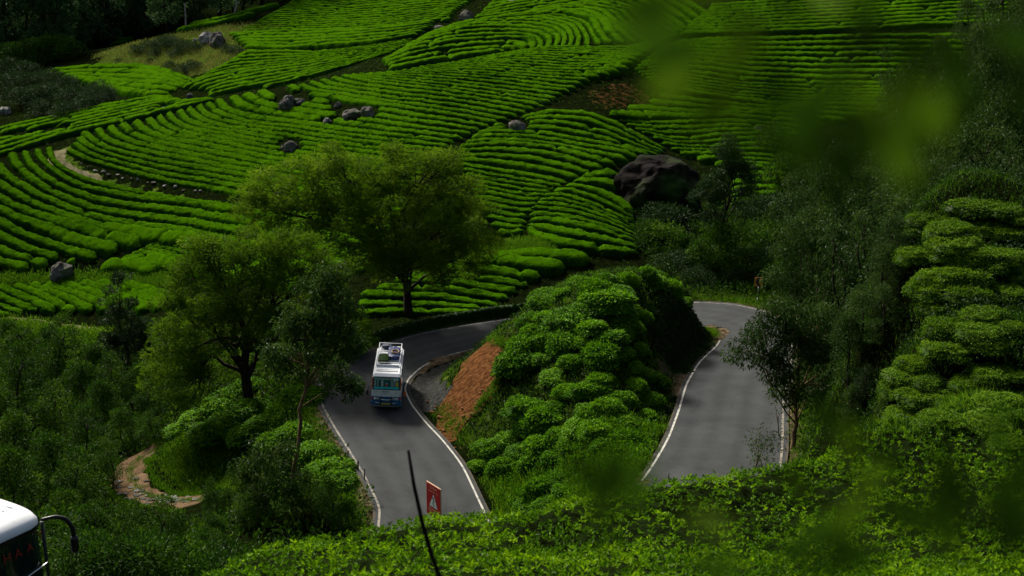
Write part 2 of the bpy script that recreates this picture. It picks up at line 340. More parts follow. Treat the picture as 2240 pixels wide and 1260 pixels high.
def asphaltmat():
    m, N, L, B = mat('asphalt')
    tc = N.new('ShaderNodeTexCoord')
    n1 = N.new('ShaderNodeTexNoise'); n1.inputs['Scale'].default_value = .45; n1.inputs['Detail'].default_value = 6
    n2 = N.new('ShaderNodeTexNoise'); n2.inputs['Scale'].default_value = 28; n2.inputs['Detail'].default_value = 3
    L.new(tc.outputs['Object'], n1.inputs['Vector']); L.new(tc.outputs['Object'], n2.inputs['Vector'])
    a = N.new('ShaderNodeAttribute'); a.attribute_name = 'edge'
    r = ramp_node(N, [(.3, (.029, .032, .032)), (.7, (.045, .049, .049))]); L.new(n1.outputs['Fac'], r.inputs[0])
    r2 = ramp_node(N, [(.3, (.7, .7, .7)), (.7, (1.2, 1.2, 1.2))]); L.new(n2.outputs['Fac'], r2.inputs[0])
    mu = N.new('ShaderNodeMix'); mu.data_type = 'RGBA'; mu.blend_type = 'MULTIPLY'; mu.inputs[0].default_value = 1
    L.new(r.outputs[0], mu.inputs[6]); L.new(r2.outputs[0], mu.inputs[7])
    n3 = N.new('ShaderNodeTexNoise'); n3.inputs['Scale'].default_value = 1.3; n3.inputs['Detail'].default_value = 7
    L.new(tc.outputs['Object'], n3.inputs['Vector'])
    ad = N.new('ShaderNodeMath'); ad.operation = 'MULTIPLY'; L.new(a.outputs['Fac'], ad.inputs[0]); L.new(n3.outputs['Fac'], ad.inputs[1])
    wt = N.new('ShaderNodeAttribute'); wt.attribute_name = 'wheel'
    w1 = N.new('ShaderNodeMath'); w1.operation = 'MULTIPLY'; L.new(wt.outputs['Fac'], w1.inputs[0]); L.new(n3.outputs['Fac'], w1.inputs[1])
    wr = ramp_node(N, [(.1, (1, 1, 1)), (.6, (.72, .72, .73))]); L.new(w1.outputs[0], wr.inputs[0])
    vo = N.new('ShaderNodeTexVoronoi'); vo.feature = 'DISTANCE_TO_EDGE'; vo.inputs['Scale'].default_value = .55
    dn = N.new('ShaderNodeMix'); dn.data_type = 'RGBA'; dn.inputs[0].default_value = .35; L.new(tc.outputs['Object'], dn.inputs[6]); L.new(n3.outputs['Color'], dn.inputs[7]); L.new(dn.outputs[2], vo.inputs['Vector'])
    cr = ramp_node(N, [(.0, (.82, .82, .82)), (.014, (1, 1, 1))]); L.new(vo.outputs['Distance'], cr.inputs[0])
    n4 = N.new('ShaderNodeTexNoise'); n4.inputs['Scale'].default_value = .16; n4.inputs['Detail'].default_value = 2; L.new(tc.outputs['Object'], n4.inputs['Vector'])
    pr = ramp_node(N, [(.44, (.86, .86, .87)), (.47, (1.04, 1.04, 1.03))]); L.new(n4.outputs['Fac'], pr.inputs[0])
    last = mu.outputs[2]
    for nd in (wr, cr, pr):
        m2 = N.new('ShaderNodeMix'); m2.data_type = 'RGBA'; m2.blend_type = 'MULTIPLY'; m2.inputs[0].default_value = 1; L.new(last, m2.inputs[6]); L.new(nd.outputs[0], m2.inputs[7]); last = m2.outputs[2]
    mr = N.new('ShaderNodeMapRange'); mr.inputs[1].default_value = .3; mr.inputs[2].default_value = .65; L.new(ad.outputs[0], mr.inputs[0])
    mx = N.new('ShaderNodeMix'); mx.data_type = 'RGBA'; mx.inputs[7].default_value = (.075, .06, .04, 1)
    L.new(mr.outputs[0], mx.inputs[0]); L.new(last, mx.inputs[6]); L.new(mx.outputs[2], B.inputs['Base Color'])
    B.inputs['Roughness'].default_value = .8; B.inputs['Specular IOR Level'].default_value = .10
    bp = N.new('ShaderNodeBump'); bp.inputs['Strength'].default_value = .3; bp.inputs['Distance'].default_value = .01
    L.new(n2.outputs['Fac'], bp.inputs['Height']); L.new(bp.outputs[0], B.inputs['Normal'])
    return m
M['asphalt'] = asphaltmat()
def paintline(name, c, lo=.36):
    m, N, L, B = mat(name)
    tc = N.new('ShaderNodeTexCoord'); n1 = N.new('ShaderNodeTexNoise'); n1.inputs['Scale'].default_value = 2.2; n1.inputs['Detail'].default_value = 8; n1.inputs['Roughness'].default_value = .7
    L.new(tc.outputs['Object'], n1.inputs['Vector'])
    r = ramp_node(N, [(lo, (.05, .047, .04)), (lo + .11, c), (.85, tuple(min(1, x * 1.15) for x in c))]); L.new(n1.outputs['Fac'], r.inputs[0]); L.new(r.outputs[0], B.inputs['Base Color'])
    B.inputs['Roughness'].default_value = .7
    return m
M['line'] = paintline('worn_white_line', (.40, .39, .33))
M['line_old'] = paintline('faded_line', (.20, .175, .125), .43)
def barkmat(name, c1, c2):
    m, N, L, B = mat(name)
    tc = N.new('ShaderNodeTexCoord'); mp = N.new('ShaderNodeMapping'); mp.inputs['Scale'].default_value = (3, 3, .7)
    n1 = N.new('ShaderNodeTexNoise'); n1.inputs['Scale'].default_value = 2.5; n1.inputs['Detail'].default_value = 7
    L.new(tc.outputs['Object'], mp.inputs[0]); L.new(mp.outputs[0], n1.inputs['Vector'])
    r = ramp_node(N, [(.35, c1), (.65, c2)]); L.new(n1.outputs['Fac'], r.inputs[0]); L.new(r.outputs[0], B.inputs['Base Color'])
    B.inputs['Roughness'].default_value = .9; B.inputs['Specular IOR Level'].default_value = .04
    bp = N.new('ShaderNodeBump'); bp.inputs['Strength'].default_value = .6; bp.inputs['Distance'].default_value = .04
    L.new(n1.outputs['Fac'], bp.inputs['Height']); L.new(bp.outputs[0], B.inputs['Normal'])
    return m
M['bark'] = barkmat('dark_bark', (.014, .011, .008), (.04, .032, .022))
M['bark_tan'] = barkmat('tan_bark', (.09, .055, .03), (.22, .14, .08))
M['bark_pale'] = barkmat('pale_bark', (.16, .14, .11), (.36, .33, .27))
def rockmat(name, c1, c2, moss):
    m, N, L, B = mat(name)
    tc = N.new('ShaderNodeTexCoord'); n1 = N.new('ShaderNodeTexNoise'); n1.inputs['Scale'].default_value = 1.4; n1.inputs['Detail'].default_value = 9; n1.inputs['Roughness'].default_value = .65
    L.new(tc.outputs['Object'], n1.inputs['Vector'])
    r = ramp_node(N, [(.35, c1), (.62, c2)]); L.new(n1.outputs['Fac'], r.inputs[0])
    n2 = N.new('ShaderNodeTexNoise'); n2.inputs['Scale'].default_value = .7; n2.inputs['Detail'].default_value = 5; L.new(tc.outputs['Object'], n2.inputs['Vector'])
    mr = N.new('ShaderNodeMapRange'); mr.inputs[1].default_value = .55 - moss * .25; mr.inputs[2].default_value = .7; L.new(n2.outputs['Fac'], mr.inputs[0])
    mx = N.new('ShaderNodeMix'); mx.data_type = 'RGBA'; mx.inputs[7].default_value = (.03, .06, .01, 1)
    L.new(mr.outputs[0], mx.inputs[0]); L.new(r.outputs[0], mx.inputs[6]); L.new(mx.outputs[2], B.inputs['Base Color'])
    B.inputs['Roughness'].default_value = .9; B.inputs['Specular IOR Level'].default_value = .04
    bp = N.new('ShaderNodeBump'); bp.inputs['Strength'].default_value = .9; bp.inputs['Distance'].default_value = .15
    L.new(n1.outputs['Fac'], bp.inputs['Height']); L.new(bp.outputs[0], B.inputs['Normal'])
    return m
M['rock'] = rockmat('grey_rock', (.035, .03, .026), (.17, .155, .14), .3)
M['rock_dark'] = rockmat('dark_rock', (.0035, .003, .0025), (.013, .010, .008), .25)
M['rock_pale'] = rockmat('pale_rock', (.10, .09, .08), (.36, .35, .32), .2)
M['clod'] = plain('clay_clod', (.17, .075, .03), .95, 0, .3, 5, .03)
M['shaded_wood'] = plain('shaded_tea_wood', (.007, .012, .003), .95, 0, .3, 4, 0)  # inner tea wood with the shade between shoots in its colour
M['white'] = plain('white_paint', (.78, .80, .80), .35, 0, .05, 2.0)
M['cream'] = plain('cream_paint', (.62, .60, .5), .4, 0, .08, 3.0)
M['blue'] = plain('blue_paint', (.02, .12, .25), .35)
M['navy'] = plain('navy_rubber', (.004, .012, .04), .5)
M['teal'] = plain('teal_film', (.03, .52, .54), .3)
M['green_film'] = plain('green_film', (.12, .5, .38), .3)
M['red'] = plain('red_letter', (.55, .015, .03), .45)
M['dimred'] = plain('dim_red_letter', (.30, .012, .008), .6)
M['orange'] = plain('orange_paint', (.5, .09, .012), .4)
M['yellow'] = plain('yellow_paint', (.62, .42, .02), .5)
M['black'] = plain('black_plastic', (.006, .006, .007), .45)
M['rubber'] = plain('grey_rubber', (.04, .045, .045), .6)
M['chrome'] = plain('bright_steel', (.75, .75, .74), .25, .6)
M['tyre'] = plain('tyre_rubber', (.012, .012, .012), .85)
M['lamp'] = plain('headlamp_lens', (.6, .62, .6), .12, 0, .05, 3, .7)
M['tarp'] = plain('blue_tarpaulin', (.008, .022, .10), .5)
M['rope'] = plain('tan_rope', (.4, .26, .12), .8)
M['sign_red'] = plain('sign_red', (.42, .010, .014), .55, 0, .15, 5)
M['sign_cream'] = plain('sign_cream', (.6, .42, .24), .6)
M['sign_white'] = plain('sign_white', (.66, .74, .66), .55)
M['sign_black'] = plain('sign_black', (.008, .012, .014), .6)
M['amber'] = plain('sign_amber', (.55, .22, .02), .55)
M['stick'] = barkmat('dry_stick', (.008, .006, .005), (.03, .02, .015))
def glassmat(name, c, rough=.08):
    m, N, L, B = mat(name)
    B.inputs['Base Color'].default_value = (*c, 1); B.inputs['Roughness'].default_value = rough; B.inputs['Specular IOR Level'].default_value = .6
    return m
M['glass'] = glassmat('dark_glass', (.006, .016, .018))
M['glass_teal'] = glassmat('tinted_glass', (.02, .10, .105), .12)
M['grey_strip'] = plain('pale_grey', (.38, .44, .43), .8)

# ------------------------------------------------------------------ mesh helpers
class MB:
    def __init__(s): s.v = []; s.f = []; s.n = 0; s.r = []
    def add(s, v, f, r=None):
        v = np.asarray(v, float).reshape(-1, 3); f = np.asarray(f, int)
        s.v.append(v); s.f.append(f + s.n); s.n += len(v)
        s.r.append(np.zeros(len(v)) if r is None else np.broadcast_to(np.asarray(r, float), (len(v),)))
        return s
    def box(s, c, d, rot=None):
        x, y, z = np.array(d) / 2
        v = np.array([[-x, -y, -z], [x, -y, -z], [x, y, -z], [-x, y, -z], [-x, -y, z], [x, -y, z], [x, y, z], [-x, y, z]])
        if rot is not None: v = v @ np.array(rot.to_3x3()).T
        f = [[0, 3, 2, 1], [4, 5, 6, 7], [0, 1, 5, 4], [1, 2, 6, 5], [2, 3, 7, 6], [3, 0, 4, 7]]
        return s.add(v + np.array(c), f)
    def tube(s, pts, rr, k=6):
        pts = np.asarray(pts, float); m = len(pts); rr = np.broadcast_to(np.asarray(rr, float), (m,))
        T = np.gradient(pts, axis=0); T /= np.linalg.norm(T, axis=1)[:, None] + 1e-9
        ref = np.array([0, 0, 1.]) if abs(T[0, 2]) < .9 else np.array([1., 0, 0])
        A_ = np.cross(T, ref); A_ /= np.linalg.norm(A_, axis=1)[:, None] + 1e-9; B_ = np.cross(T, A_)
        an = np.arange(k) * 2 * math.pi / k
        v = pts[:, None] + rr[:, None, None] * (A_[:, None] * np.cos(an)[None, :, None] + B_[:, None] * np.sin(an)[None, :, None])
        i = np.arange(m - 1)[:, None] * k; j = np.arange(k)[None]; jn = (j + 1) % k
        f = np.stack([i + j, i + jn, i + k + jn, i + k + j], -1).reshape(-1, 4)
        v = np.concatenate([v.reshape(-1, 3), pts[[0, -1]]])
        c0 = np.stack([np.full(k, m * k), jn[0], j[0], np.full(k, m * k)], -1)
        c1 = np.stack([np.full(k, m * k + 1), (m - 1) * k + j[0], (m - 1) * k + jn[0], np.full(k, m * k + 1)], -1)
        s.add(v, f); s.caps = getattr(s, 'caps', [])
        n0 = s.n - len(v)
        s.caps += (c0[:, :3] + n0).tolist() + (c1[:, :3] + n0).tolist()
        return s
    def mesh(s, name, m, smooth_=False):
        me = bpy.data.meshes.new(name)
        v = np.concatenate(s.v); q = [f for f in s.f if f.ndim == 2 and f.shape[1] == 4]; t = [f for f in s.f if f.ndim == 2 and f.shape[1] == 3]
        if getattr(s, 'caps', None): t.append(np.array(s.caps))
        q = np.concatenate(q) if q else np.zeros((0, 4), int); t = np.concatenate(t) if t else np.zeros((0, 3), int)
        me.vertices.add(len(v)); me.vertices.foreach_set('co', v.astype(np.float32).ravel())
        me.loops.add(q.size + t.size); me.loops.foreach_set('vertex_index', np.concatenate([q.ravel(), t.ravel()]).astype(np.int32))
        me.polygons.add(len(q) + len(t))
        st = np.concatenate([np.arange(len(q)) * 4, q.size + np.arange(len(t)) * 3]).astype(np.int32)
        me.polygons.foreach_set('loop_start', st)
        me.polygons.foreach_set('use_smooth', np.full(len(q) + len(t), smooth_))
        a = me.attributes.new('rnd', 'FLOAT', 'POINT'); a.data.foreach_set('value', np.concatenate(s.r).astype(np.float32))
        me.materials.append(m); me.update(calc_edges=True); me.validate()
        return me
    def obj(s, name, m, parent=None, smooth_=False, **k): return link(name, s.mesh(name, m, smooth_), parent, **k)
def link(name, data, parent=None, label=None, cat=None, group=None, kind=None, loc=None, rz=None, sc=None):
    o = bpy.data.objects.new(name, data); COL.objects.link(o)
    if parent is not None: o.parent = parent
    return tag(o, label, cat, group, kind, loc, rz, sc)
def tag(o, label=None, cat=None, group=None, kind=None, loc=None, rz=None, sc=None):
    if label: o['label'] = label
    if cat: o['category'] = cat
    if group: o['group'] = group
    if kind: o['kind'] = kind
    if loc is not None: o.location = loc
    if rz is not None: o.rotation_euler = (0, 0, rz)
    if sc is not None: o.scale = (sc, sc, sc) if np.isscalar(sc) else sc
    return o
def copy_tree(o):
    c = o.copy(); COL.objects.link(c)
    for ch in o.children:
        d = ch.copy(); COL.objects.link(d); d.parent = c
        for g in ch.children:
            e = g.copy(); COL.objects.link(e); e.parent = d
    return c
def unit(v): return v / (np.linalg.norm(v, axis=-1, keepdims=True) + 1e-9)
def leaves(mb, c, d, nrm, ln, wd, rnd, fold=.18):
    """rhombic folded leaves: base c, direction d, surface normal nrm"""
    d = unit(d); s = unit(np.cross(d, nrm)); nn = np.cross(s, d)
    ln = np.broadcast_to(np.asarray(ln, float), (len(c),))[:, None]; wd = np.broadcast_to(np.asarray(wd, float), (len(c),))[:, None]
    a = c; b = c + d * ln * .45 + s * wd * .5 + nn * wd * fold; e = c + d * ln - nn * ln * .08; g = c + d * ln * .45 - s * wd * .5 + nn * wd * fold
    v = np.stack([a, b, e, g], 1).reshape(-1, 3)
    f = np.arange(len(c) * 4).reshape(-1, 4)
    mb.add(v, f, np.repeat(rnd, 4)); return mb
def rdir(n, up=0.0, r=R):
    v = r.normal(size=(n, 3)); v = unit(v); v[:, 2] += up; return unit(v)

# ------------------------------------------------------------------ ground sheet
def poly_in(px, py, poly):
    poly = np.asarray(poly)[:, :2]; inside = np.zeros(np.shape(px), bool); j = len(poly) - 1
    for i in range(len(poly)):
        xi, yi = poly[i]; xj, yj = poly[j]
        c = ((yi > py) != (yj > py)) & (px < (xj - xi) * (py - yi) / (yj - yi + 1e-12) + xi)
        inside ^= c; j = i
    return inside
def wpoly(px, ymin=8.0): return hit([p[0] for p in px], [p[1] for p in px], ymin)
def near_line(L, x, y):
    b = np.full(np.shape(x), 1e9)
    for p in L: b = np.minimum(b, (x - p[0]) ** 2 + (y - p[1]) ** 2)
    return np.sqrt(b)
mg = np.zeros_like(H); md = np.zeros_like(H); mc = np.zeros_like(H); mp_ = np.zeros_like(H)
GRASSY = [[(205, 122), (290, 95), (420, 70), (500, 55), (620, 55), (600, 80), (520, 130), (440, 165), (330, 160), (240, 155)],
          [(0, 608), (140, 606), (250, 605), (380, 600), (390, 615), (200, 622), (0, 628)],
          [(0, 700), (100, 712), (225, 728), (240, 760), (0, 745)],
          [(120, 330), (150, 320), (165, 352), (215, 385), (330, 415), (440, 440), (300, 418), (190, 398), (130, 372)],
          [(1040, 560), (1110, 540), (1180, 530), (1200, 560), (1120, 575)],
          [(1470, 630), (1620, 610), (1700, 640), (1660, 668), (1540, 655)],
          [(960, 520), (1120, 520), (1110, 570), (1000, 580)]]
for g in GRASSY:
    W_ = wpoly(g); mg[poly_in(XX, YY, W_)] = 1
W_ = wpoly([(1275, 200), (1330, 182), (1385, 178), (1440, 225), (1440, 245), (1330, 240), (1290, 225)]); mc[poly_in(XX, YY, W_)] = .40
W_ = wpoly([(1050, 568), (1100, 552), (1160, 548), (1150, 562), (1080, 576)]); mc[poly_in(XX, YY, W_)] = .5
# the bare clay slip on the left flank of the mound
din_full = np.full(H.shape, 1e9); din_full[sel] = din
tt_full = np.full(H.shape, -9.0); tt_full[sel] = tt
ins_full = np.zeros(H.shape, bool); ins_full[sel] = inside_u
d0_full = np.full(H.shape, 9.0); d0_full[sel] = d0
prof = (din_full - d0_full) * 1.02
CLAY = wpoly([(1046, 752), (1085, 748), (1120, 757), (1108, 795), (1085, 850), (1045, 900), (1012, 932), (996, 975), (978, 962), (955, 905), (972, 868), (1005, 815)], 70)
clay_zone = ins_full & poly_in(XX + .5 * fnoise(XX, YY, 21, 1.4), YY + .5 * fnoise(XX, YY, 22, 1.6), CLAY)
mc[clay_zone] = 1
edge_soft = ins_full & ((tt_full > 12.2) | (tt_full < 5.2))
mg[ins_full & (din_full > 1.0) & ~clay_zone] = .42
mp_[ins_full & (tt_full > 5.6) & (tt_full < 11.5) & (din_full < 2.6)] = 1; mc[mp_ > .5] = 0
md[ins_full & (tt_full > 17) & (tt_full < 21.5) & (din_full < 2.2)] = 1
md[(NEARROAD > 0) & ~ins_full] = .55
gidx = np.arange(H.size).reshape(H.shape)
gf = np.stack([gidx[:-1, :-1], gidx[1:, :-1], gidx[1:, 1:], gidx[:-1, 1:]], -1).reshape(-1, 4)
g = MB(); g.add(np.stack([XX, YY, H], -1).reshape(-1, 3), gf)
gme = g.mesh('ground', M['ground'], True)
for nm, a in (('m_grass', mg), ('m_dirt', md), ('m_clay', mc), ('m_paved', mp_)):
    t = gme.attributes.new(nm, 'FLOAT', 'POINT'); t.data.foreach_set('value', a.astype(np.float32).ravel())
link('ground', gme, kind='structure')

# ------------------------------------------------------------------ road and its painted lines
def strip(name, Lp, Rp, m, cross=2, lift=0.0, edge=False, parent=None, **k):
    t = np.linspace(0, 1, cross + 1)
    v = Lp[:, None] * (1 - t)[None, :, None] + Rp[:, None] * t[None, :, None]; v[..., 2] += lift
    n_ = len(Lp); ix = np.arange(n_ * (cross + 1)).reshape(n_, cross + 1)
    f = np.stack([ix[:-1, :-1], ix[:-1, 1:], ix[1:, 1:], ix[1:, :-1]], -1).reshape(-1, 4)
    mb = MB(); mb.add(v.reshape(-1, 3), f); me = mb.mesh(name, m, True)
    if me.polygons[0].normal.z < 0: me.flip_normals()
    if edge:
        e = np.broadcast_to(np.where((t < .02) | (t > .98), 1.3, 0)[None], (n_, cross + 1))
        a = me.attributes.new('edge', 'FLOAT', 'POINT'); a.data.foreach_set('value', e.astype(np.float32).ravel())
        wv_ = sum(np.exp(-((t - c_) / .06) ** 2) for c_ in (.18, .38, .62, .82)); e = np.broadcast_to(wv_[None], (n_, cross + 1))
        a = me.attributes.new('wheel', 'FLOAT', 'POINT'); a.data.foreach_set('value', e.astype(np.float32).ravel())
    return link(name, me, parent, **k)
RN3 = np.concatenate([RN, np.zeros((len(RN), 1))], 1)
RD3 = (RI - RO) / RW[:, None]
road = strip('road', RO - RD3 * .38, RI + RD3 * .34, M['asphalt'], 24, 0, True, kind='structure')
def inset(s_): return RO + (RI - RO) * (s_ / RW)[:, None] if False else RO + RN3 * s_
strip('outer_edge_line', RO - RD3 * .07, RO + RD3 * .07, M['line_old'], 1, .006, parent=road)
strip('inner_edge_line', RI - RD3 * .065, RI + RD3 * .065, M['line'], 1, .006, parent=road)
def path(name, px, wd, m, lift=.05, n_=80, cross=6, rag=.25):
    C = smooth(resample(hit([p[0] for p in px], [p[1] for p in px]), n_), 4)
    T = unit(np.gradient(C, axis=0)); Nn = unit(np.stack([-T[:, 1], T[:, 0], 0 * T[:, 0]], -1))
    w_ = wd / 2 * (1 + rag * fnoise(np.arange(n_) * .8, np.zeros(n_), 4, .5))
    w_ = w_ * np.clip(np.minimum(np.arange(n_), n_ - 1 - np.arange(n_)) / 9 + .08, 0, 1)
    t = np.linspace(-1, 1, cross + 1)
    v = C[:, None] + Nn[:, None] * (t[None] * w_[:, None])[..., None]
    v[..., 2] = hz(v[..., 0], v[..., 1]) + lift - .1 * (np.abs(t)[None] > .99) + .03 * fnoise(v[..., 0], v[..., 1], 5, 2.5)
    ix = np.arange(n_ * (cross + 1)).reshape(n_, cross + 1)
    f = np.stack([ix[:-1, :-1], ix[1:, :-1], ix[1:, 1:], ix[:-1, 1:]], -1).reshape(-1, 4)
    mb = MB(); mb.add(v.reshape(-1, 3), f); me = mb.mesh(name, m, True)
    if me.polygons[len(me.polygons) // 2].normal.z < 0: me.flip_normals()
    link(name, me, kind='structure'); return C
def dirtmat(name, c1, c2, gr):
    m, N, L, B = mat(name)
    tc = N.new('ShaderNodeTexCoord'); n1 = N.new('ShaderNodeTexNoise'); n1.inputs['Scale'].default_value = 1.1; n1.inputs['Detail'].default_value = 9; n1.inputs['Roughness'].default_value = .7
    L.new(tc.outputs['Object'], n1.inputs['Vector'])
    r = ramp_node(N, [(.3, gr), (.42, c1), (.7, c2)]); L.new(n1.outputs['Fac'], r.inputs[0]); L.new(r.outputs[0], B.inputs['Base Color'])
    B.inputs['Roughness'].default_value = .95; B.inputs['Specular IOR Level'].default_value = .03
    bp = N.new('ShaderNodeBump'); bp.inputs['Strength'].default_value = .8; bp.inputs['Distance'].default_value = .15
    L.new(n1.outputs['Fac'], bp.inputs['Height']); L.new(bp.outputs[0], B.inputs['Normal'])
    return m
M['track'] = dirtmat('rutted_dirt', (.075, .045, .022), (.19, .125, .07), (.035, .055, .012))
M['pale_path'] = dirtmat('pale_path', (.09, .085, .035), (.22, .19, .10), (.035, .06, .012))
strip('upper_road', UP + un * 2.6, UP - un * 2.6, M['asphalt'], 6, .12, True, kind='structure')
TRACK = path('dirt_track', [(372, 975), (335, 985), (300, 1003), (281, 1028), (281, 1052), (303, 1077), (345, 1094), (395, 1098), (440, 1099)], 2.7, M['track'], .06, 90, 10)
path('valley_path', [(-60, 690), (0, 697), (80, 706), (150, 715), (235, 724)], 1.3, M['pale_path'], .05)
path('field_path', [(150, 325), (128, 335), (122, 350), (140, 366), (175, 382), (225, 397)], 2.4, M['pale_path'], .04)
path('soil_ledge', [(1060, 572), (1090, 566), (1120, 560), (1150, 557)], 1.2, M['track'], .05)

# ------------------------------------------------------------------ tea rows on the hill
SKIP = [(628, 226, 24, 18), (640, 218, 40, 16), (775, 247, 48, 16), (716, 264, 12, 8), (740, 228, 16, 8), (634, 321, 22, 15), (131, 594, 26, 24), (1130, 276, 23, 16), (1350, 210, 92, 34), (1440, 410, 85, 66), (1021, 35, 20, 14), (960, 58, 14, 7),
        (415, 213, 40, 14), (361, 240, 10, 8), (972, 119, 6, 5)]
def split_pts(mask):
    runs = []; s = None
    for i, m in enumerate(mask):
        if m and s is None: s = i
        if (not m or i == len(mask) - 1) and s is not None:
            e = i + 1 if m else i
            if e - s >= 4: runs.append((s, e))
            s = None
    return runs
row_count = 0
def field(label, group, keys, cnt, step=.36, hfac=.42, wmax=2.3, cross=9, flakes=24, seed=1):
    global row_count
    Mx = 90
    K_ = [smooth(resample(k, Mx), 5) for k in keys]
    rows = []
    for k in range(len(K_) - 1):
        for j in range(cnt[k]):
            t = j / cnt[k]; rows.append(K_[k] * (1 - t) + K_[k + 1] * t)
    rows.append(K_[-1])
    W3 = [hit(r[:, 0], r[:, 1], 100.0) for r in rows]
    rr = np.random.default_rng(seed)
    for i, (r, p) in enumerate(zip(rows, W3)):
        nb = [np.linalg.norm(W3[j] - p, axis=1) for j in (i - 1, i + 1) if 0 <= j < len(rows)]
        pit = np.median(np.stack(nb), axis=0) if len(nb) > 1 else nb[0]
        pit = np.convolve(np.pad(pit, 6, mode='edge'), np.ones(13) / 13, 'valid')
        ok = np.ones(Mx, bool)
        for (cx, cy, ax, ay) in SKIP: ok &= ((r[:, 0] - cx) / ax) ** 2 + ((r[:, 1] - cy) / ay) ** 2 > 1
        stp = np.r_[0, np.linalg.norm(np.diff(p, axis=0), axis=1)]; ok &= stp < max(6, 5 * np.median(stp))
        ok &= pit < 7
        def emit(mb):
            global row_count
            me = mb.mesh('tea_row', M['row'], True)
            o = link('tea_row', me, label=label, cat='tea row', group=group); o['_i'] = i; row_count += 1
        mb = MB()
        for s, e in split_pts(ok):
            q = smooth(p[s:e], 3); pw = pit[s:e]
            L_ = np.r_[0, np.cumsum(np.linalg.norm(np.diff(q, axis=0), axis=1))]
            if L_[-1] < 1.0: continue
            m_ = max(5, int(L_[-1] / step)); ss = np.linspace(0, L_[-1], m_)
            q = np.stack([np.interp(ss, L_, q[:, k]) for k in range(3)], -1); pw = np.interp(ss, L_, pw)
            T = unit(np.gradient(q, axis=0)); Nn = unit(np.stack([-T[:, 1], T[:, 0], 0 * T[:, 0]], -1))
            off = .06 * pw * (fnoise(q[:, 0], q[:, 1], seed * 7 + i, .35) + .5 * fnoise(q[:, 0], q[:, 1], seed * 5 + i + 99, 1.1)); q = q + Nn * off[:, None]
            wd = np.clip(pw * (.72 if seed in (1, 9, 10, 11) else .78), .45, wmax)
            lump = 1 + .05 * fnoise(ss, ss * 0 + i * 3.1, seed + i, 2.2) + .03 * rr.normal(size=m_)
            notch = np.ones(m_)
            x0 = rr.uniform(3, 14)
            while x0 < L_[-1]:
                notch *= 1 - rr.choice([.15, .25, .8]) * np.exp(-((ss - x0) / rr.uniform(.18, .3)) ** 2); x0 += rr.uniform(3, 16)
            endt = np.clip(np.minimum(ss, L_[-1] - ss) / (wd * .55), .02, 1); endt = np.sqrt(1 - (1 - endt) ** 2)
            hw = wd / 2 * lump * (.35 + .65 * notch) * np.maximum(endt, .12)
            hh = np.clip(wd * hfac, .38, .85) * (1 + .07 * fnoise(ss, ss * 0 + 9.0 + i, seed + 50 + i, 1.7)) * (.25 + .75 * notch) * (.35 + .65 * endt)
            a = np.linspace(-1, 1, cross)
            sx = np.sign(a) * np.abs(a) ** .8; prof_ = (1 - np.abs(a) ** 3.4) ** .62
            v = q[:, None] + Nn[:, None] * (sx[None] * hw[:, None])[..., None]
            v[..., 2] = hz(v[..., 0], v[..., 1]) - .06 + prof_[None] * hh[:, None]
            jit = rr.normal(size=v.shape) * .05; jit[:, 0] *= .3; jit[:, -1] *= .3; v += jit
            ix = np.arange(m_ * cross).reshape(m_, cross)
            f = np.stack([ix[:-1, :-1], ix[1:, :-1], ix[1:, 1:], ix[:-1, 1:]], -1).reshape(-1, 4)
            if np.cross(T[m_ // 2], Nn[m_ // 2])[2] < 0: f = f[:, ::-1]
            rv = np.clip(prof_[None] ** 3.5 * 1.05 - .05 + rr.normal(size=(m_, cross)) * .12, 0, 1)  # sides darker by profile: old leaves, and gap shade painted into the colour
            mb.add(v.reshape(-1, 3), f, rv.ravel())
            nf = int(flakes * L_[-1])
            if nf:
                k0 = rr.integers(0, m_, nf); b_ = rr.uniform(-.82, .82, nf); pp = (1 - np.abs(b_) ** 3.4) ** .62
                cc = q[k0] + Nn[k0] * (b_ * hw[k0])[:, None] + T[k0] * rr.uniform(-.2, .2, nf)[:, None]
                cc[:, 2] = hz(cc[:, 0], cc[:, 1]) - .05 + pp * hh[k0]
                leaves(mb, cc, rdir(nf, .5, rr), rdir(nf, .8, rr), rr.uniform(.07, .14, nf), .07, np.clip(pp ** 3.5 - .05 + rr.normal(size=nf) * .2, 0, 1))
            emit(mb); mb = MB()
        if mb.n:
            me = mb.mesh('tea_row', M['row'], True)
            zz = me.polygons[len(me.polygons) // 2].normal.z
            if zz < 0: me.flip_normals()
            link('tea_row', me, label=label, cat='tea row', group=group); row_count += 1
Z5 = lambda pts: [(750 + x / 2.987, y / 2.987) for x, y in pts]
field('clipped tea hedge row on the brightly lit spur in the middle of the hill', 'tea rows of the big sunlit spur',
      [[(150, 330), (187, 350), (288, 378), (368, 398), (479, 417), (620, 440), (760, 462), (880, 478)],
       [(184, 293), (190, 307), (240, 330), (340, 352), (470, 375), (620, 400), (780, 423), (890, 436)],
       [(326, 262), (335, 281), (380, 299), (470, 312), (602, 338), (750, 362), (860, 376), (930, 384)],
       [(477, 222), (495, 243), (560, 262), (680, 275), (800, 292), (920, 305), (992, 316)],
       [(634, 193), (660, 207), (720, 215), (800, 228), (900, 240), (1000, 258), (1090, 274)],
       [(750, 168), (800, 180), (917, 195), (1085, 218), (1190, 236)],
       [(860, 160), (951, 160), (1118, 172), (1275, 190)],
       [(951, 145), (1118, 142), (1250, 152), (1373, 155)],
       [(1085, 124), (1218, 107), (1386, 110), (1476, 84)]], [3, 5, 7, 5, 5, 6, 5, 8], seed=1)
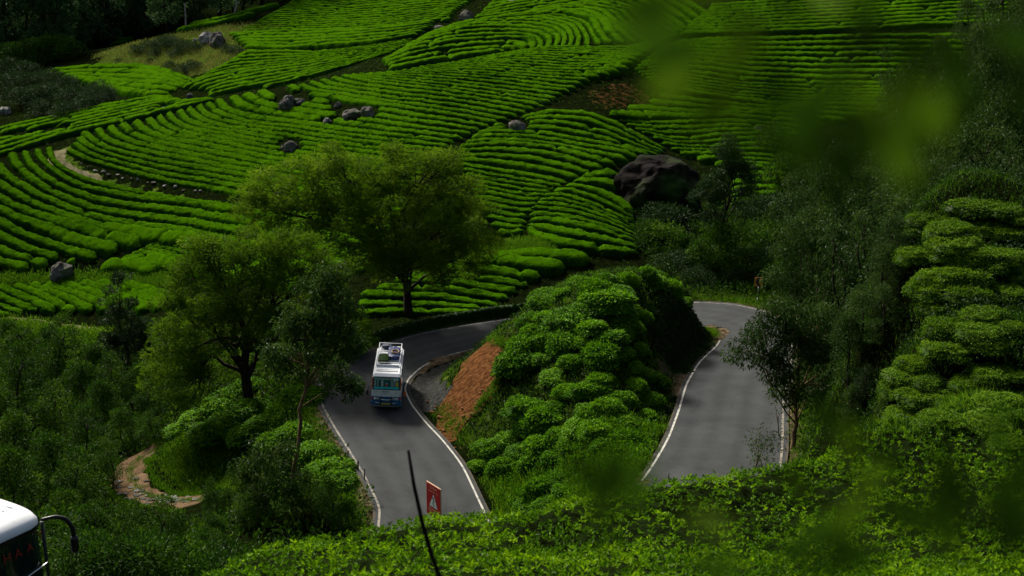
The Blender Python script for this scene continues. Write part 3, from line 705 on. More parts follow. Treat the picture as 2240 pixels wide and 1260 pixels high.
field('tea hedge row bending down the rounded hilltop in curved files', 'curving tea rows of the hilltop',
      [Z5(k) for k in ([(300, 470), (600, 410), (900, 370), (1060, 350)],
       [(290, 410), (420, 355), (700, 290), (1000, 270), (1200, 270), (1250, 295), (1230, 330)],
       [(430, 330), (560, 260), (800, 200), (1100, 190), (1330, 210), (1420, 250), (1380, 320)],
       [(560, 250), (680, 200), (1000, 140), (1300, 130), (1500, 170), (1550, 240), (1530, 310)],
       [(690, 195), (820, 165), (1100, 125), (1450, 95), (1640, 140), (1680, 230), (1740, 290)],
       [(1150, 110), (1450, 65), (1700, 85), (1800, 170), (1900, 240), (2000, 290)],
       [(1400, 60), (1700, 35), (1900, 80), (1970, 170), (2080, 230), (2150, 265)],
       [(1700, 10), (1950, 20), (2080, 100), (2200, 180), (2260, 230)],
       [(1950, -40), (2200, 0), (2330, 80), (2450, 160)])], [3, 3, 3, 3, 3, 3, 3, 3], step=.5, cross=7, seed=2, flakes=14)
field('tea hedge row above the dark field ditch near the top edge', 'tea rows above the ditch',
      [[(1035, 46), (1120, 32), (1220, 20), (1340, 2)], [(1060, 28), (1130, 12), (1250, -6)], [(1085, 0), (1180, -15), (1300, -30)]], [3, 3], step=.5, cross=7, seed=3, flakes=14)
field('close fine tea row of the upper field by the forest', 'fine tea rows of the upper field',
      [[(536, 107), (619, 111), (686, 106), (750, 101), (833, 93), (915, 80)],
       [(500, 78), (600, 75), (700, 72), (800, 66), (955, 52), (985, 46)],
       [(552, 53), (650, 50), (750, 48), (870, 42), (1000, 24)],
       [(600, 26), (700, 22), (850, 14), (1040, 0)],
       [(640, 4), (750, -2), (900, -10), (1080, -22)]], [5, 5, 6, 6], step=.55, cross=7, seed=4, flakes=14)
field('outermost tea row along the forest edge of the upper field', 'tea rows along the forest edge', [[(190, 110), (300, 84), (400, 62), (490, 45), (600, 16), (645, 0)], [(188, 114), (300, 89), (400, 68), (490, 52), (590, 26)]], [1], step=.5, cross=7, seed=5, flakes=14)
field('tea row of the fan shaped field behind the spur', 'tea rows of the fan field behind the spur',
      [[(520, 135), (535, 121), (600, 118), (690, 116), (745, 111), (830, 101), (905, 88)], [(400, 196), (469, 172), (560, 155), (660, 140), (765, 124), (850, 109), (900, 98)], [(455, 222), (530, 207), (615, 190), (700, 166), (790, 136), (850, 118)]], [6, 6], step=.5, cross=7, seed=6)
field('short dark tea row below the open grass clearing', 'tea rows below the grass clearing',
      [[(110, 160), (200, 152), (300, 152), (380, 168), (425, 178)], [(150, 176), (220, 180), (300, 185), (400, 192)], [(210, 190), (260, 201), (330, 210), (370, 208)]], [3, 2], step=.5, cross=7, seed=7)
field('tea row in the low field left behind the spur crest', 'tea rows of the low field behind the crest',
      [[(-40, 300), (60, 275), (160, 252), (250, 235), (335, 218), (430, 216)], [(-40, 348), (40, 328), (110, 308), (190, 288), (330, 256), (470, 221)]], [6], step=.45, seed=8)
field('long tea row of the near slope below the field path', 'tea rows of the slope below the field path',
      [[(107, 325), (110, 345), (130, 368), (190, 397), (280, 419), (380, 436), (500, 456), (575, 470)],
       [(82, 330), (84, 345), (110, 372), (160, 402), (200, 416), (300, 435), (400, 443), (560, 468)],
       [(28, 340), (30, 356), (60, 390), (120, 426), (200, 458), (300, 475), (400, 486), (540, 510)],
       [(-60, 372), (0, 408), (60, 442), (134, 474), (200, 499), (300, 516), (400, 532), (500, 550)],
       [(-70, 432), (0, 463), (70, 495), (134, 520), (200, 543), (255, 556)],
       [(-70, 492), (0, 520), (60, 547), (134, 572), (165, 581)],
       [(-70, 552), (0, 577), (64, 592)]], [1, 2, 2, 2, 2, 2], seed=9)
field('tea row behind the two feathery trees on the near slope', 'tea rows behind the feathery trees', [[(575, 470), (760, 500), (850, 515)], [(545, 512), (700, 548), (830, 580)], [(505, 552), (640, 580), (760, 610)]], [2, 2], seed=17)
field('stubby tea row beside the ditch above the grass strip', 'stubby tea rows above the grass strip',
      [[(325, 541), (360, 533), (420, 537), (480, 552), (600, 585), (740, 625)], [(285, 560), (320, 553), (370, 568), (400, 580), (520, 606), (640, 640)], [(216, 596), (245, 587), (270, 590), (285, 597)]], [4, 3], seed=10)
field('slanting tea row between the grass strip and the valley path', 'slanting tea rows above the valley path',
      [[(-70, 665), (-20, 683), (20, 693)], [(-40, 632), (20, 660), (80, 684)], [(30, 627), (100, 655), (163, 686)], [(100, 625), (175, 652), (240, 684)], [(175, 622), (250, 648), (325, 682)], [(250, 620), (320, 640), (390, 668)]], [2, 2, 2, 2, 2], seed=11)
field('deep shaded tea row right of the field ditch', 'tea rows right of the field ditch',
      [[(1112, 264), (1160, 258), (1218, 250), (1290, 258), (1350, 280), (1400, 305), (1455, 330)],
       [(1045, 298), (1100, 293), (1190, 297), (1290, 316), (1370, 335), (1440, 348)],
       [(1005, 325), (1100, 320), (1200, 328), (1280, 348), (1345, 368)],
       [(1005, 362), (1100, 380), (1180, 392), (1240, 403)],
       [(1030, 420), (1100, 432), (1150, 440), (1185, 438)],
       [(1060, 478), (1110, 487), (1152, 490)],
       [(1085, 510), (1120, 514), (1146, 508)]], [4, 3, 4, 5, 4, 2], seed=12)
field('bulging tea row on the knob beside the big dark boulder', 'tea rows of the knob below the boulder',
      [[(1272, 392), (1310, 388), (1345, 390), (1378, 406)], [(1236, 410), (1270, 413), (1310, 425), (1355, 448), (1385, 472)], [(1186, 432), (1230, 430), (1290, 447), (1340, 470), (1390, 490)],
       [(1163, 458), (1200, 460), (1260, 468), (1330, 490), (1395, 520)], [(1156, 488), (1190, 485), (1250, 497), (1320, 510), (1400, 535)], [(1153, 500), (1180, 520), (1230, 540), (1310, 553), (1395, 558)]], [2, 2, 3, 2, 2], seed=13)
field('dim tea row of the shaded hollow right of the spur', 'tea rows of the shaded hollow',
      [[(1446, 112), (1500, 100), (1600, 94), (1750, 90), (1900, 85), (2120, 85)], [(1388, 156), (1440, 150), (1500, 160), (1620, 180), (1800, 190), (1950, 190), (2120, 195)], [(1445, 195), (1500, 208), (1600, 225), (1720, 240), (1850, 238), (2000, 245)],
       [(1335, 258), (1420, 262), (1500, 264), (1600, 262), (1700, 270), (1800, 280)], [(1405, 292), (1460, 306), (1520, 308), (1580, 302), (1680, 300), (1740, 312)], [(1490, 342), (1550, 340), (1620, 345), (1710, 350)], [(1600, 380), (1660, 374), (1730, 376)], [(1600, 445), (1660, 448), (1700, 445)]],
      [8, 7, 4, 4, 4, 3, 5], seed=14)
field('faint tea row on the far slope in the top corner', 'tea rows of the far top slope',
      [[(1488, 80), (1600, 78), (1750, 72), (1900, 66), (2200, 50)], [(1560, 20), (1750, 5), (1950, -10), (2250, -30)]], [9], step=.6, cross=7, seed=15, flakes=14)
field('tea row of the low patch across the road behind the mound', 'tea rows of the low patch beyond the road',
      [[(1045, 590), (1090, 573), (1150, 563), (1220, 568), (1290, 575)], [(930, 600), (1030, 595), (1100, 602), (1180, 612)], [(860, 618), (1000, 622), (1060, 632), (1130, 642)],
       [(790, 648), (960, 655), (1020, 665), (1090, 672)], [(770, 690), (930, 686), (1000, 690), (1060, 688)]], [2, 2, 2, 2], seed=16)
print('tea rows', row_count)

# ------------------------------------------------------------------ rocks
def rock_mesh(seed, mtl, sub=3, cell=.10):
    bm = bmesh.new(); bmesh.ops.create_icosphere(bm, subdivisions=sub, radius=1)
    for v in bm.verts:
        p = v.co.copy(); o = Vector((seed * 3.1, seed * 1.7, 0))
        n_ = mnoise.noise(p * 1.1 + o) * .38 + mnoise.noise(p * 2.6 + o) * .16 + mnoise.noise(p * 6 + o) * .05
        q = mnoise.cell(p * 1.6 + o) * cell
        v.co = p * (1 + n_ + q)
    me = bpy.data.meshes.new('rock'); bm.to_mesh(me); bm.free(); me.materials.append(mtl)
    return me
def rock(name, u, v, wpx, hpx, mtl, label, cat='boulder', seed=1, group=None, dark=False, sub=3, sink=.25):
    p = at(u, v + hpx * .45, 60); s_ = p.y / CP / F
    w_ = wpx * s_ * .5; h_ = hpx * s_ * .56
    o = link(name, rock_mesh(seed, M[mtl], sub, .02 if mtl == 'rock_dark' else .08), None, label, cat, group)
    o.scale = (w_, w_ * .85, h_); o.location = (p.x, p.y + w_ * .3, p.z + h_ * (1 - sink) * .75); o.rotation_euler = (0, 0, seed * 1.3)
    if wpx > 60: o.rotation_euler = (0, 0, 0)
rock('boulder', 628, 227, 40, 34, 'rock', 'grey boulder with a pale top at the crest of the sunlit spur', seed=1)
rock('boulder', 656, 222, 26, 14, 'rock', 'low mossy rock beside the pale topped crest boulder', seed=2)
rock('boulder', 768, 250, 46, 24, 'rock', 'wide flat dark boulder in a gap of the sunlit tea rows', seed=3)
rock('boulder', 803, 246, 32, 26, 'rock', 'pale capped boulder touching the wide flat boulder', seed=4)
rock('boulder', 716, 265, 16, 14, 'rock_pale', 'small pale pointed rock below the flat boulder', seed=5)
rock('boulder', 740, 229, 18, 12, 'rock', 'small dark rock above the flat boulder', seed=6)
rock('boulder', 634, 321, 34, 26, 'rock', 'lone rounded tan and grey boulder amid the long rows', seed=7)
rock('boulder', 131, 594, 48, 40, 'rock', 'round grey boulder standing at the edge of the grass strip', seed=8)
rock('boulder', 1130, 276, 38, 28, 'rock', 'mossy boulder at the ditch across the hillside', seed=9)
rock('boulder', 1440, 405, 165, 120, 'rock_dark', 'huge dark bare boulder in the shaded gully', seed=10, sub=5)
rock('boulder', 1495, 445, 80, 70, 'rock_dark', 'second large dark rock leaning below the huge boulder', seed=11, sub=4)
rock('boulder', 1021, 36, 32, 24, 'rock', 'slanted grey rock on the ditch near the top edge', seed=12)
rock('boulder', 960, 60, 24, 10, 'rock', 'flat grey rock half hidden on the upper ditch', seed=13)
rock('boulder', 1115, 4, 40, 14, 'rock', 'grey rock slab at the very top of the field', seed=14)
rock('boulder', 452, 84, 34, 26, 'rock_pale', 'white stained outcrop in the grass clearing', seed=15)
rock('boulder', 474, 88, 40, 34, 'rock', 'brownish boulder leaning on the white outcrop', seed=16)
rock('boulder', 427, 88, 12, 8, 'rock_pale', 'little white rock left of the white outcrop', seed=17)
rock('boulder', 359, 239, 14, 12, 'rock_pale', 'small light rock in the low field behind the crest', seed=18)
rock('boulder', 10, 242, 26, 18, 'rock_pale', 'pale rock by the dark shrubs at the frame edge', seed=19)
rock('boulder', 415, 210, 16, 12, 'rock', 'mossy rock at the foot of the fan field', seed=20)
rock('boulder', 1660, 284, 22, 14, 'rock', 'small grey rock among dim tea rows of the hollow', seed=21)
rock('boulder', 1650, 510, 24, 24, 'rock_pale', 'pale rock in the scrub above the chevron sign', seed=22)
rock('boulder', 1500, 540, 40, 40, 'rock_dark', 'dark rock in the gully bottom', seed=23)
for k, (u, v) in enumerate([(196, 368), (208, 372), (222, 377), (238, 380), (254, 383), (270, 387), (286, 391), (304, 395), (322, 398), (340, 401), (360, 405), (380, 409), (402, 413), (424, 417), (440, 420), (176, 358)]):
    rock('stone', u + (k * 13) % 9 - 4, v + (k * 11) % 7 - 3, 5 + (k * 7) % 8, 3 + (k * 5) % 4, 'rock_pale' if k % 3 else 'rock', 'pale stone in the tumbled line under the lowest spur row', 'stone', 30 + k % 5, 'stones along the field path', sub=2)
for k in range(46):                                                   # loose stones on the rutted bend of the track
    t = TRACK[34 + (k * 37) % 50]; o_ = R.uniform(-1.1, 1.1, 2); x, y = t[0] + o_[0], t[1] + o_[1]
    o = link('track_stone', bpy.data.objects['stone'].data if k % 2 else bpy.data.objects['stone.001'].data, None, 'loose stone lying on the rutted bend of the dirt track', 'stone', 'loose stones on the dirt track')
    s_ = R.uniform(.10, .26); o.location = (x, y, float(hz(x, y)) + .08); o.scale = (s_ * 1.4, s_, s_ * .45); o.rotation_euler = (0, 0, R.uniform(0, 6))

for k in range(34):
    f_ = R.uniform(0, 1); a_, b_ = (np.array((1000, 985)), np.array((945, 885))) if k % 3 else (np.array((1085, 850)), np.array((985, 940)))
    u, v = a_ * (1 - f_) + b_ * f_; p = at(u + R.uniform(-14, 10), v + R.uniform(-12, 12), 70)
    o = link('clay_clod', rock_mesh(90, M['clod'], 2) if 'clay_clod' not in bpy.data.objects else bpy.data.objects['clay_clod'].data, None, 'small clay clod fallen from the bare orange slip', 'clod', 'clay clods under the slip')
    s_ = R.uniform(.06, .2); o.location = p + Vector((0, 0, .03)); o.scale = (s_, s_ * .8, s_ * .6); o.rotation_euler = (0, 0, R.uniform(0, 6))

# ------------------------------------------------------------------ plants
def clump_leaves(mb, C, n_, rc, ln, wd, up=.2, flat=.6, droop=0.0, r=R, out=1.0, rshift=0.0):
    """n_ leaves round each clump centre C (k,3)"""
    k = len(C); c = np.repeat(C, n_, 0); m = len(c)
    off = rdir(m, 0, r) * (r.uniform(.15, 1, m) ** .5)[:, None] * (np.repeat(rc, n_) if np.ndim(rc) else rc if np.isscalar(rc) else rc)[..., None] if np.ndim(rc) else rdir(m, 0, r) * (r.uniform(.15, 1, m) ** .5)[:, None] * rc
    off[:, 2] *= flat
    d = unit(off) * out + rdir(m, 0, r) * .6; d[:, 2] += up - droop
    nn = rdir(m, .9, r)
    tint = np.repeat(r.uniform(0, .55, k), n_) + r.uniform(0, .45, m) + rshift
    leaves(mb, c + off, d, nn, ln * r.uniform(.65, 1.3, m), wd * r.uniform(.7, 1.3, m), np.clip(tint, 0, 1))
def bush_mesh(seed, nl, ln, wd, mtl, r=1.0, h=.75, flat=2.6, base=.0, lk=1.0):
    q = np.random.default_rng(seed); mb = MB()
    ph = q.uniform(0, 6.28, 4)
    def rim(a): return r * (1 + .10 * np.sin(2 * a + ph[0]) + .08 * np.sin(3 * a + ph[1]) + .06 * np.sin(5 * a + ph[2]))
    na, nr = 18, 7
    a = np.linspace(0, 2 * math.pi, na, endpoint=False); t = np.linspace(0, 1, nr)
    T_, A_ = np.meshgrid(t, a, indexing='ij')
    z = base + (h - base) * np.maximum(0, 1 - T_ ** flat) ** .55
    rr = T_ * rim(A_) * .93
    v = np.stack([rr * np.cos(A_), rr * np.sin(A_), z * .93 - .03], -1).reshape(-1, 3)
    ix = np.arange(nr * na).reshape(nr, na); jn = np.roll(ix, -1, 1)
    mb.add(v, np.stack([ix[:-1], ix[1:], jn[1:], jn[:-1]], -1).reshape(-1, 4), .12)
    t = q.uniform(0, 1, nl) ** .5; aa = q.uniform(0, 6.283, nl)
    hgt = base + (h - base) * np.maximum(0, 1 - t ** flat) ** .55
    lump = lk * .07 * np.sin(aa * 6 + t * 9 + ph[3]) + .05 * np.sin(t * 16 + aa * 2)
    lump = lump + lk * .10 * np.sin(rim(aa) * 9 + aa * (3 + seed % 3) + t * 5)
    rr = t * rim(aa)
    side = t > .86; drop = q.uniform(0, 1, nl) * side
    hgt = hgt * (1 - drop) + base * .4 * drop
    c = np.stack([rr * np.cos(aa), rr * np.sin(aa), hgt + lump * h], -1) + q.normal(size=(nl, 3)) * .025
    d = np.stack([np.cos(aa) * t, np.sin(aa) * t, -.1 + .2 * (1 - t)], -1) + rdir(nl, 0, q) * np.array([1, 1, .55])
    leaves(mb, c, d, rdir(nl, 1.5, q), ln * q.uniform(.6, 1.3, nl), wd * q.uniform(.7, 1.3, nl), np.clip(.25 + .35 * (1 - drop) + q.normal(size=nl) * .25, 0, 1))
    return mb.mesh('tea_bush', mtl, False)
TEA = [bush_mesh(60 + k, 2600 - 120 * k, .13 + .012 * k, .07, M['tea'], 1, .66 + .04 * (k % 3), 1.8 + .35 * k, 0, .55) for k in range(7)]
Z1 = lambda x, y: (900 + x / 2.1, 540 + y / 2.1)
def interp_clay(x, y): return bool(clay_zone[np.searchsorted(GX, x) - 1, np.searchsorted(GY, y) - 1])
MB_ = [(640, 140, 100), (760, 105, 120), (890, 88, 130), (1000, 75, 120), (1100, 80, 110), (1195, 112, 110), (1250, 145, 80), (1150, 95, 110), (1225, 120, 100), (1165, 140, 100), (1120, 150, 110), (520, 190, 130), (620, 210, 110), (770, 160, 120), (890, 140, 120), (985, 152, 110), (1080, 125, 100),
       (480, 270, 160), (610, 245, 120), (700, 205, 100), (850, 200, 150), (960, 200, 120), (420, 330, 90), (560, 320, 130), (640, 312, 120), (730, 330, 190), (900, 255, 190), (960, 312, 140), (1040, 305, 100), (790, 275, 130),
       (560, 395, 120), (520, 455, 200), (620, 430, 150), (830, 362, 150), (900, 420, 160), (1035, 370, 100), (700, 385, 130), (960, 375, 120), (500, 520, 180), (600, 500, 130), (700, 435, 160), (870, 490, 170), (960, 480, 130), (1045, 455, 110), (790, 430, 120),
       (660, 580, 130), (720, 650, 120), (820, 650, 140), (870, 610, 110), (1020, 540, 110), (1125, 600, 120), (1070, 575, 100), (740, 520, 120), (410, 650, 95), (560, 740, 210), (620, 795, 180), (500, 700, 120), (680, 720, 120), (960, 690, 130), (1090, 690, 130), (900, 740, 140), (820, 750, 120), (1030, 640, 110),
       (375, 900, 170), (450, 870, 130), (560, 830, 160), (770, 815, 170), (850, 840, 150), (960, 800, 140), (990, 875, 130), (1080, 770, 120), (335, 985, 120), (430, 1000, 130), (600, 900, 150), (680, 860, 130), (740, 890, 130), (960, 915, 130), (880, 900, 130), (500, 930, 130), (560, 975, 130), (650, 960, 110),
       (690, 1055, 120), (600, 1110, 150), (720, 1105, 120), (640, 1150, 140), (520, 1180, 130)]
def zone(x, y):
    if y < 165: return 'glossy tea bush along the back crest of the mound', 'tea bushes along the mound crest'
    if x < 480 and y < 700: return 'glossy tea bush at the brink above the bare clay slip', 'tea bushes above the clay slip'
    if x > 985 and y < 720: return 'tea bush hanging over the dark cutting on the road side of the mound', 'tea bushes at the dark cutting'
    if y > 1030: return 'low tea bush at the grassy foot of the mound', 'tea bushes at the mound foot'
    if y > 780: return 'tea bush on the lower front slope of the mound', 'tea bushes of the lower mound slope'
    return 'rounded dark green tea bush on the broad back of the mound', 'tea bushes on the back of the mound'
for k, (x, y, wz) in enumerate(MB_):
    u, v = Z1(x, y); p = at(u, v + wz / 2.1 * .18, 70)
    if p.y > 110.5: p = Vector(px_d(u, v, 107.5 + 1.8 * math.sin(k))); p.z = float(hz(p.x, p.y))
    if p.y < 66 or not ins_full[np.searchsorted(GX, p.x) - 1, np.searchsorted(GY, p.y) - 1]: continue
    if interp_clay(p.x, p.y) or interp_clay(p.x - .8, p.y): continue
    r_ = wz / 2.1 / 2 * (p.y / CP / F) * 1.16
    lb, gp = zone(x, y)
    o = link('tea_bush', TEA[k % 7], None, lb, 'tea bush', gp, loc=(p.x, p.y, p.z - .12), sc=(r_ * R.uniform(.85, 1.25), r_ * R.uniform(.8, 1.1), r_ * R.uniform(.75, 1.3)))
    o.rotation_euler = (R.uniform(-.22, .12), R.uniform(-.2, .2), R.uniform(0, 6.28))
# the tea slope on the right: flat topped bushes on bare stems
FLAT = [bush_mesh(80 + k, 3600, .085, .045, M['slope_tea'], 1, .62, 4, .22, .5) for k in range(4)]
stem = MB()
for a_ in range(5):
    an = a_ * 1.256; stem.tube([(0, 0, -.25), (.1 * math.cos(an), .1 * math.sin(an), .15), (.45 * math.cos(an), .45 * math.sin(an), .55)], [.05, .04, .02], 5)
STEM = stem.mesh('stem', M['bark'], True)
RB = [(820, 120, 150), (900, 185, 200), (960, 120, 150), (1080, 95, 200), (1180, 70, 150), (1200, 135, 150), (770, 200, 140), (920, 240, 210), (1050, 185, 190), (1180, 205, 150), (800, 300, 190), (960, 330, 170), (1080, 290, 180), (1220, 275, 130), (860, 400, 200), (1000, 400, 200), (1120, 370, 170), (1230, 400, 130), (830, 475, 210), (1010, 480, 190), (1160, 470, 150), (860, 560, 200), (1000, 610, 110), (1070, 580, 190), (1200, 540, 150), (900, 650, 180), (1080, 660, 210), (1220, 625, 150), (900, 755, 230), (780, 785, 150), (1100, 730, 220), (740, 860, 180), (860, 885, 190), (1000, 880, 220), (1130, 835, 200), (1235, 845, 130), (650, 940, 190), (800, 955, 210), (960, 985, 220), (1130, 960, 200), (1235, 940, 150), (720, 1020, 190), (900, 1065, 210), (1080, 1055, 210), (1215, 1050, 150), (1210, 1160, 160)]
for k, (x, y, wz) in enumerate(RB):
    u, v = 1640 + x / 2.1, 400 + y / 2.1; u += R.uniform(-16, 16); v += R.uniform(-10, 10); p = at(u, v + 26, 30); wz *= R.uniform(.85, 1.25)
    if p.y > 90: continue
    r_ = wz / 2.1 / 2 * (p.y / CP / F) * 1.08
    lb = 'flat topped tea bush on bare stems at the lower edge of the right slope' if y > 930 else ('dim tea bush high on the right slope' if y < 420 else 'flat topped tea bush in the middle of the right slope')
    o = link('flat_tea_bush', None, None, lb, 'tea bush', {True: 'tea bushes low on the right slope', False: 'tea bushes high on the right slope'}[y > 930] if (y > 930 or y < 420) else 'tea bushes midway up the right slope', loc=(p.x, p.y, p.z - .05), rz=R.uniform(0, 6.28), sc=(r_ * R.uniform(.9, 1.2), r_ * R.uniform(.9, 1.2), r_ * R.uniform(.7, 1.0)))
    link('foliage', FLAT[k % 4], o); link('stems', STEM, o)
# tea on the knoll beside the dirt track
for k, (u, v, wz) in enumerate([(395, 935, 70), (430, 912, 80), (470, 890, 90), (510, 862, 90), (545, 842, 80), (455, 940, 90), (500, 918, 90), (548, 895, 100), (590, 925, 100), (545, 945, 90), (630, 895, 100), (665, 860, 90), (610, 960, 90), (650, 940, 90), (690, 985, 90), (725, 1020, 100), (740, 1045, 90), (700, 1040, 80)]):
    p = at(u, v + 12, 60); r_ = wz / 2 * (p.y / CP / F) * 1.1
    link('tea_bush', TEA[k % 5], None, 'old tea bush on the knoll between the dirt track and the road' if u < 680 else 'tea bush just below the outer road edge by the stakes', 'tea bush', 'tea bushes on the knoll' if u < 680 else 'tea bushes under the road edge', loc=(p.x, p.y, p.z - .1), rz=k * 1.7, sc=(r_, r_, r_ * .8))

# ------------------------------------------------------------------ ground cover (nobody could count it)
def scatter(name, pts, kind, mtl, nl, rc, ln, wd, up=.5, flat=.7, lift=.15, rshift=0):
    if not len(pts): return
    C = np.stack([pts[:, 0], pts[:, 1], hz(pts[:, 0], pts[:, 1]) + lift], -1); mb = MB()
    clump_leaves(mb, C, nl, rc, ln, wd, up, flat, rshift=rshift)
    return mb.obj(name, M[mtl], kind='stuff')
def blades(name, pts, nb, ln, wd, mtl, spread=.25, lean=.45):
    C = np.repeat(np.stack([pts[:, 0], pts[:, 1], hz(pts[:, 0], pts[:, 1]) - .03], -1), nb, 0); m = len(C); mb = MB()
    C[:, :2] += R.normal(size=(m, 2)) * spread; C[:, 2] = hz(C[:, 0], C[:, 1]) - .03
    d = rdir(m) * lean; d[:, 2] = 1
    leaves(mb, C, d, rdir(m), ln * R.uniform(.5, 1.4, m), wd, np.clip(np.repeat(R.uniform(0, .6, len(pts)), nb) + R.uniform(0, .4, m), 0, 1), .0)
    return mb.obj(name, M[mtl], kind='stuff')
def uv_of(x, y, z):
    dz = z - CAM_Z; dep = y * CP - dz * SP; upc = y * SP + dz * CP
    return 1120 + F * x / dep, 630 - F * upc / dep
def field_pts(x0, x1, y0, y1, n_, margin=120):
    x = R.uniform(x0, x1, n_); y = R.uniform(y0, y1, n_); z = hz(x, y); u, v = uv_of(x, y, z)
    k = (u > -margin) & (u < 2240 + margin) & (v > -margin) & (v < 1260 + margin * 2)
    return np.stack([x[k], y[k]], -1)
def road_clear(p, extra=.9):
    d = near_line(RC[::3], p[:, 0], p[:, 1]); h_ = 3.3
    b = np.full(len(p), 1e9); i_ = np.zeros(len(p), int)
    for i in range(0, len(RC), 3):
        dd = (p[:, 0] - RC[i, 0]) ** 2 + (p[:, 1] - RC[i, 1]) ** 2; m = dd < b; b[m] = dd[m]; i_[m] = i
    return np.sqrt(b) > RW[i_] / 2 + extra
def interp_grid(Ag, x, y):
    i = np.clip(np.searchsorted(GX, x) - 1, 0, len(GX) - 2); j = np.clip(np.searchsorted(GY, y) - 1, 0, len(GY) - 2)
    return Ag[i, j]
# valley and road bank on the left
p = field_pts(-75, -2, 44, 150, 30000); p = p[road_clear(p, .7)]; u_, v_ = uv_of(p[:, 0], p[:, 1], hz(p[:, 0], p[:, 1]))
ins = interp_grid(ins_full.astype(float), p[:, 0], p[:, 1]) > .5
keep = ~ins & (near_line(TRACK + np.array([.8, -1.4, 0]), p[:, 0], p[:, 1]) > 3.1) & (near_line(UP, p[:, 0], p[:, 1]) > 3.4) & (v_ > 738) & (u_ < 980)
p = p[keep]
scatter('undergrowth', p[::3], 'leafy', 'under', 9, .55, .35, .15)
scatter('undergrowth', p[1::6], 'leafy', 'wood_leaf', 14, .8, .34, .15, lift=.45)
blades('grass', p[2::6], 12, .42, .045, 'grass', .35)
# the mound between its bushes
p = field_pts(-8, 24, 66, 124, 42000); ins = interp_grid((ins_full & ~clay_zone & (mp_ < .5) & (din_full > .9)).astype(float), p[:, 0], p[:, 1]) > .5
p = p[ins]
scatter('mound_undergrowth', p[:2600], 'leafy', 'pine', 9, .28, .20, .085, lift=.08, rshift=.1)  # shadow between the bushes put into the dark leaf colour
scatter('mound_ferns', p[2600:3300], 'leafy', 'grass', 8, .30, .24, .06, lift=.1)
blades('mound_grass', p[4400:6300], 11, .34, .03, 'grass', .3)
pf = p[(p[:, 1] < 84)]
blades('mound_grass', pf[:1400], 14, .55, .035, 'grass', .3)
scatter('mound_undergrowth', pf[1400:2300], 'leafy', 'tea', 12, .5, .2, .09, lift=.3)
lip = np.concatenate([CLAY[0] + (CLAY[3] - CLAY[0]) * 0 + (q1 - q0) * f_ + q0 - CLAY[0] for q0, q1 in ((CLAY[0], CLAY[1]), (CLAY[1], CLAY[2]), (CLAY[2], CLAY[3]), (CLAY[3], CLAY[4]), (CLAY[4], CLAY[5])) for f_ in [np.linspace(0, 1, 70)[:, None]]])
lip = lip[:, :2] + R.normal(size=(len(lip), 2)) * .18
scatter('lip_grass', lip, 'leafy', 'grass', 12, .28, .30, .05, lift=.05)
cl = ins_full & (tt_full > 13.5) & (tt_full < 20.5) & (din_full < 3.4) & (din_full > .5); ci, cj = np.where(cl)
k_i = R.integers(0, len(ci), 5200); p = np.stack([GX[ci[k_i]] + R.uniform(-.3, .3, 5200), GY[cj[k_i]] + R.uniform(-.3, .3, 5200)], -1)
scatter('cutting_creepers', p, 'leafy', 'pine', 9, .35, .2, .09, lift=.05)
# right bank, gully and behind the road
p = field_pts(8, 60, 42, 150, 30000); p = p[road_clear(p, 1.0)]
ins = interp_grid(ins_full.astype(float), p[:, 0], p[:, 1]) > .5; u_, v_ = uv_of(p[:, 0], p[:, 1], hz(p[:, 0], p[:, 1]))
p = p[~ins & (((v_ > 330) & (u_ > 1640) & ((p[:, 1] > 66) | (u_ < 1930))) | ((v_ > 455) & (u_ > 1425)))]
nr_ = p[p[:, 1] < 80]; p = p[p[:, 1] >= 80]
scatter('undergrowth', nr_, 'leafy', 'under', 13, .35, .13, .055); scatter('undergrowth', nr_[1::3], 'leafy', 'pine', 20, .6, .14, .06, lift=.4)
scatter('undergrowth', p[::3], 'leafy', 'under', 9, .55, .30, .13)
scatter('undergrowth', p[1::4], 'leafy', 'wood_leaf', 14, .8, .30, .13, lift=.5)
blades('grass', p[3::6], 12, .45, .045, 'grass', .35)
# verges of the road, the grass clearing, the grass strip, the near bank
i_ = R.integers(20, 400, 2600); o_ = R.uniform(.75, 2.0, 2600)
p = np.stack([RO[i_, 0] - RN[i_, 0] * o_, RO[i_, 1] - RN[i_, 1] * o_], -1); blades('verge_grass', p, 9, .30, .03, 'grass', .25)
i_ = R.integers(20, 400, 1500); o_ = R.uniform(.9, 1.9, 1500); tq = RT[i_]
kk = ~((tq > 5.4) & (tq < 11)) & ~((tq > 17.5) & (tq < 21))
p = np.stack([RI[i_, 0] + RN[i_, 0] * o_, RI[i_, 1] + RN[i_, 1] * o_], -1)[kk]; blades('verge_grass', p, 9, .28, .03, 'grass', .2)
for g in GRASSY[:3] + GRASSY[4:5]:
    W_ = wpoly(g); q = np.stack([R.uniform(W_[:, 0].min(), W_[:, 0].max(), 9000), R.uniform(W_[:, 1].min(), W_[:, 1].max(), 9000)], -1)
    q = q[poly_in(q[:, 0], q[:, 1], W_)][:1900]; blades('meadow_grass', q, 6, .5, .09, 'dry' if g is GRASSY[0] else 'grass', .6)
W_ = np.array([(9.2, 36.5), (9.5, 43.5), (12.5, 46), (14.2, 41), (13, 37)]); q = np.stack([R.uniform(9, 14.5, 5000), R.uniform(36, 46, 5000)], -1); q = q[poly_in(q[:, 0], q[:, 1], W_)]
blades('bright_grass', q[::2], 16, .45, .02, 'grass', .2, .8)
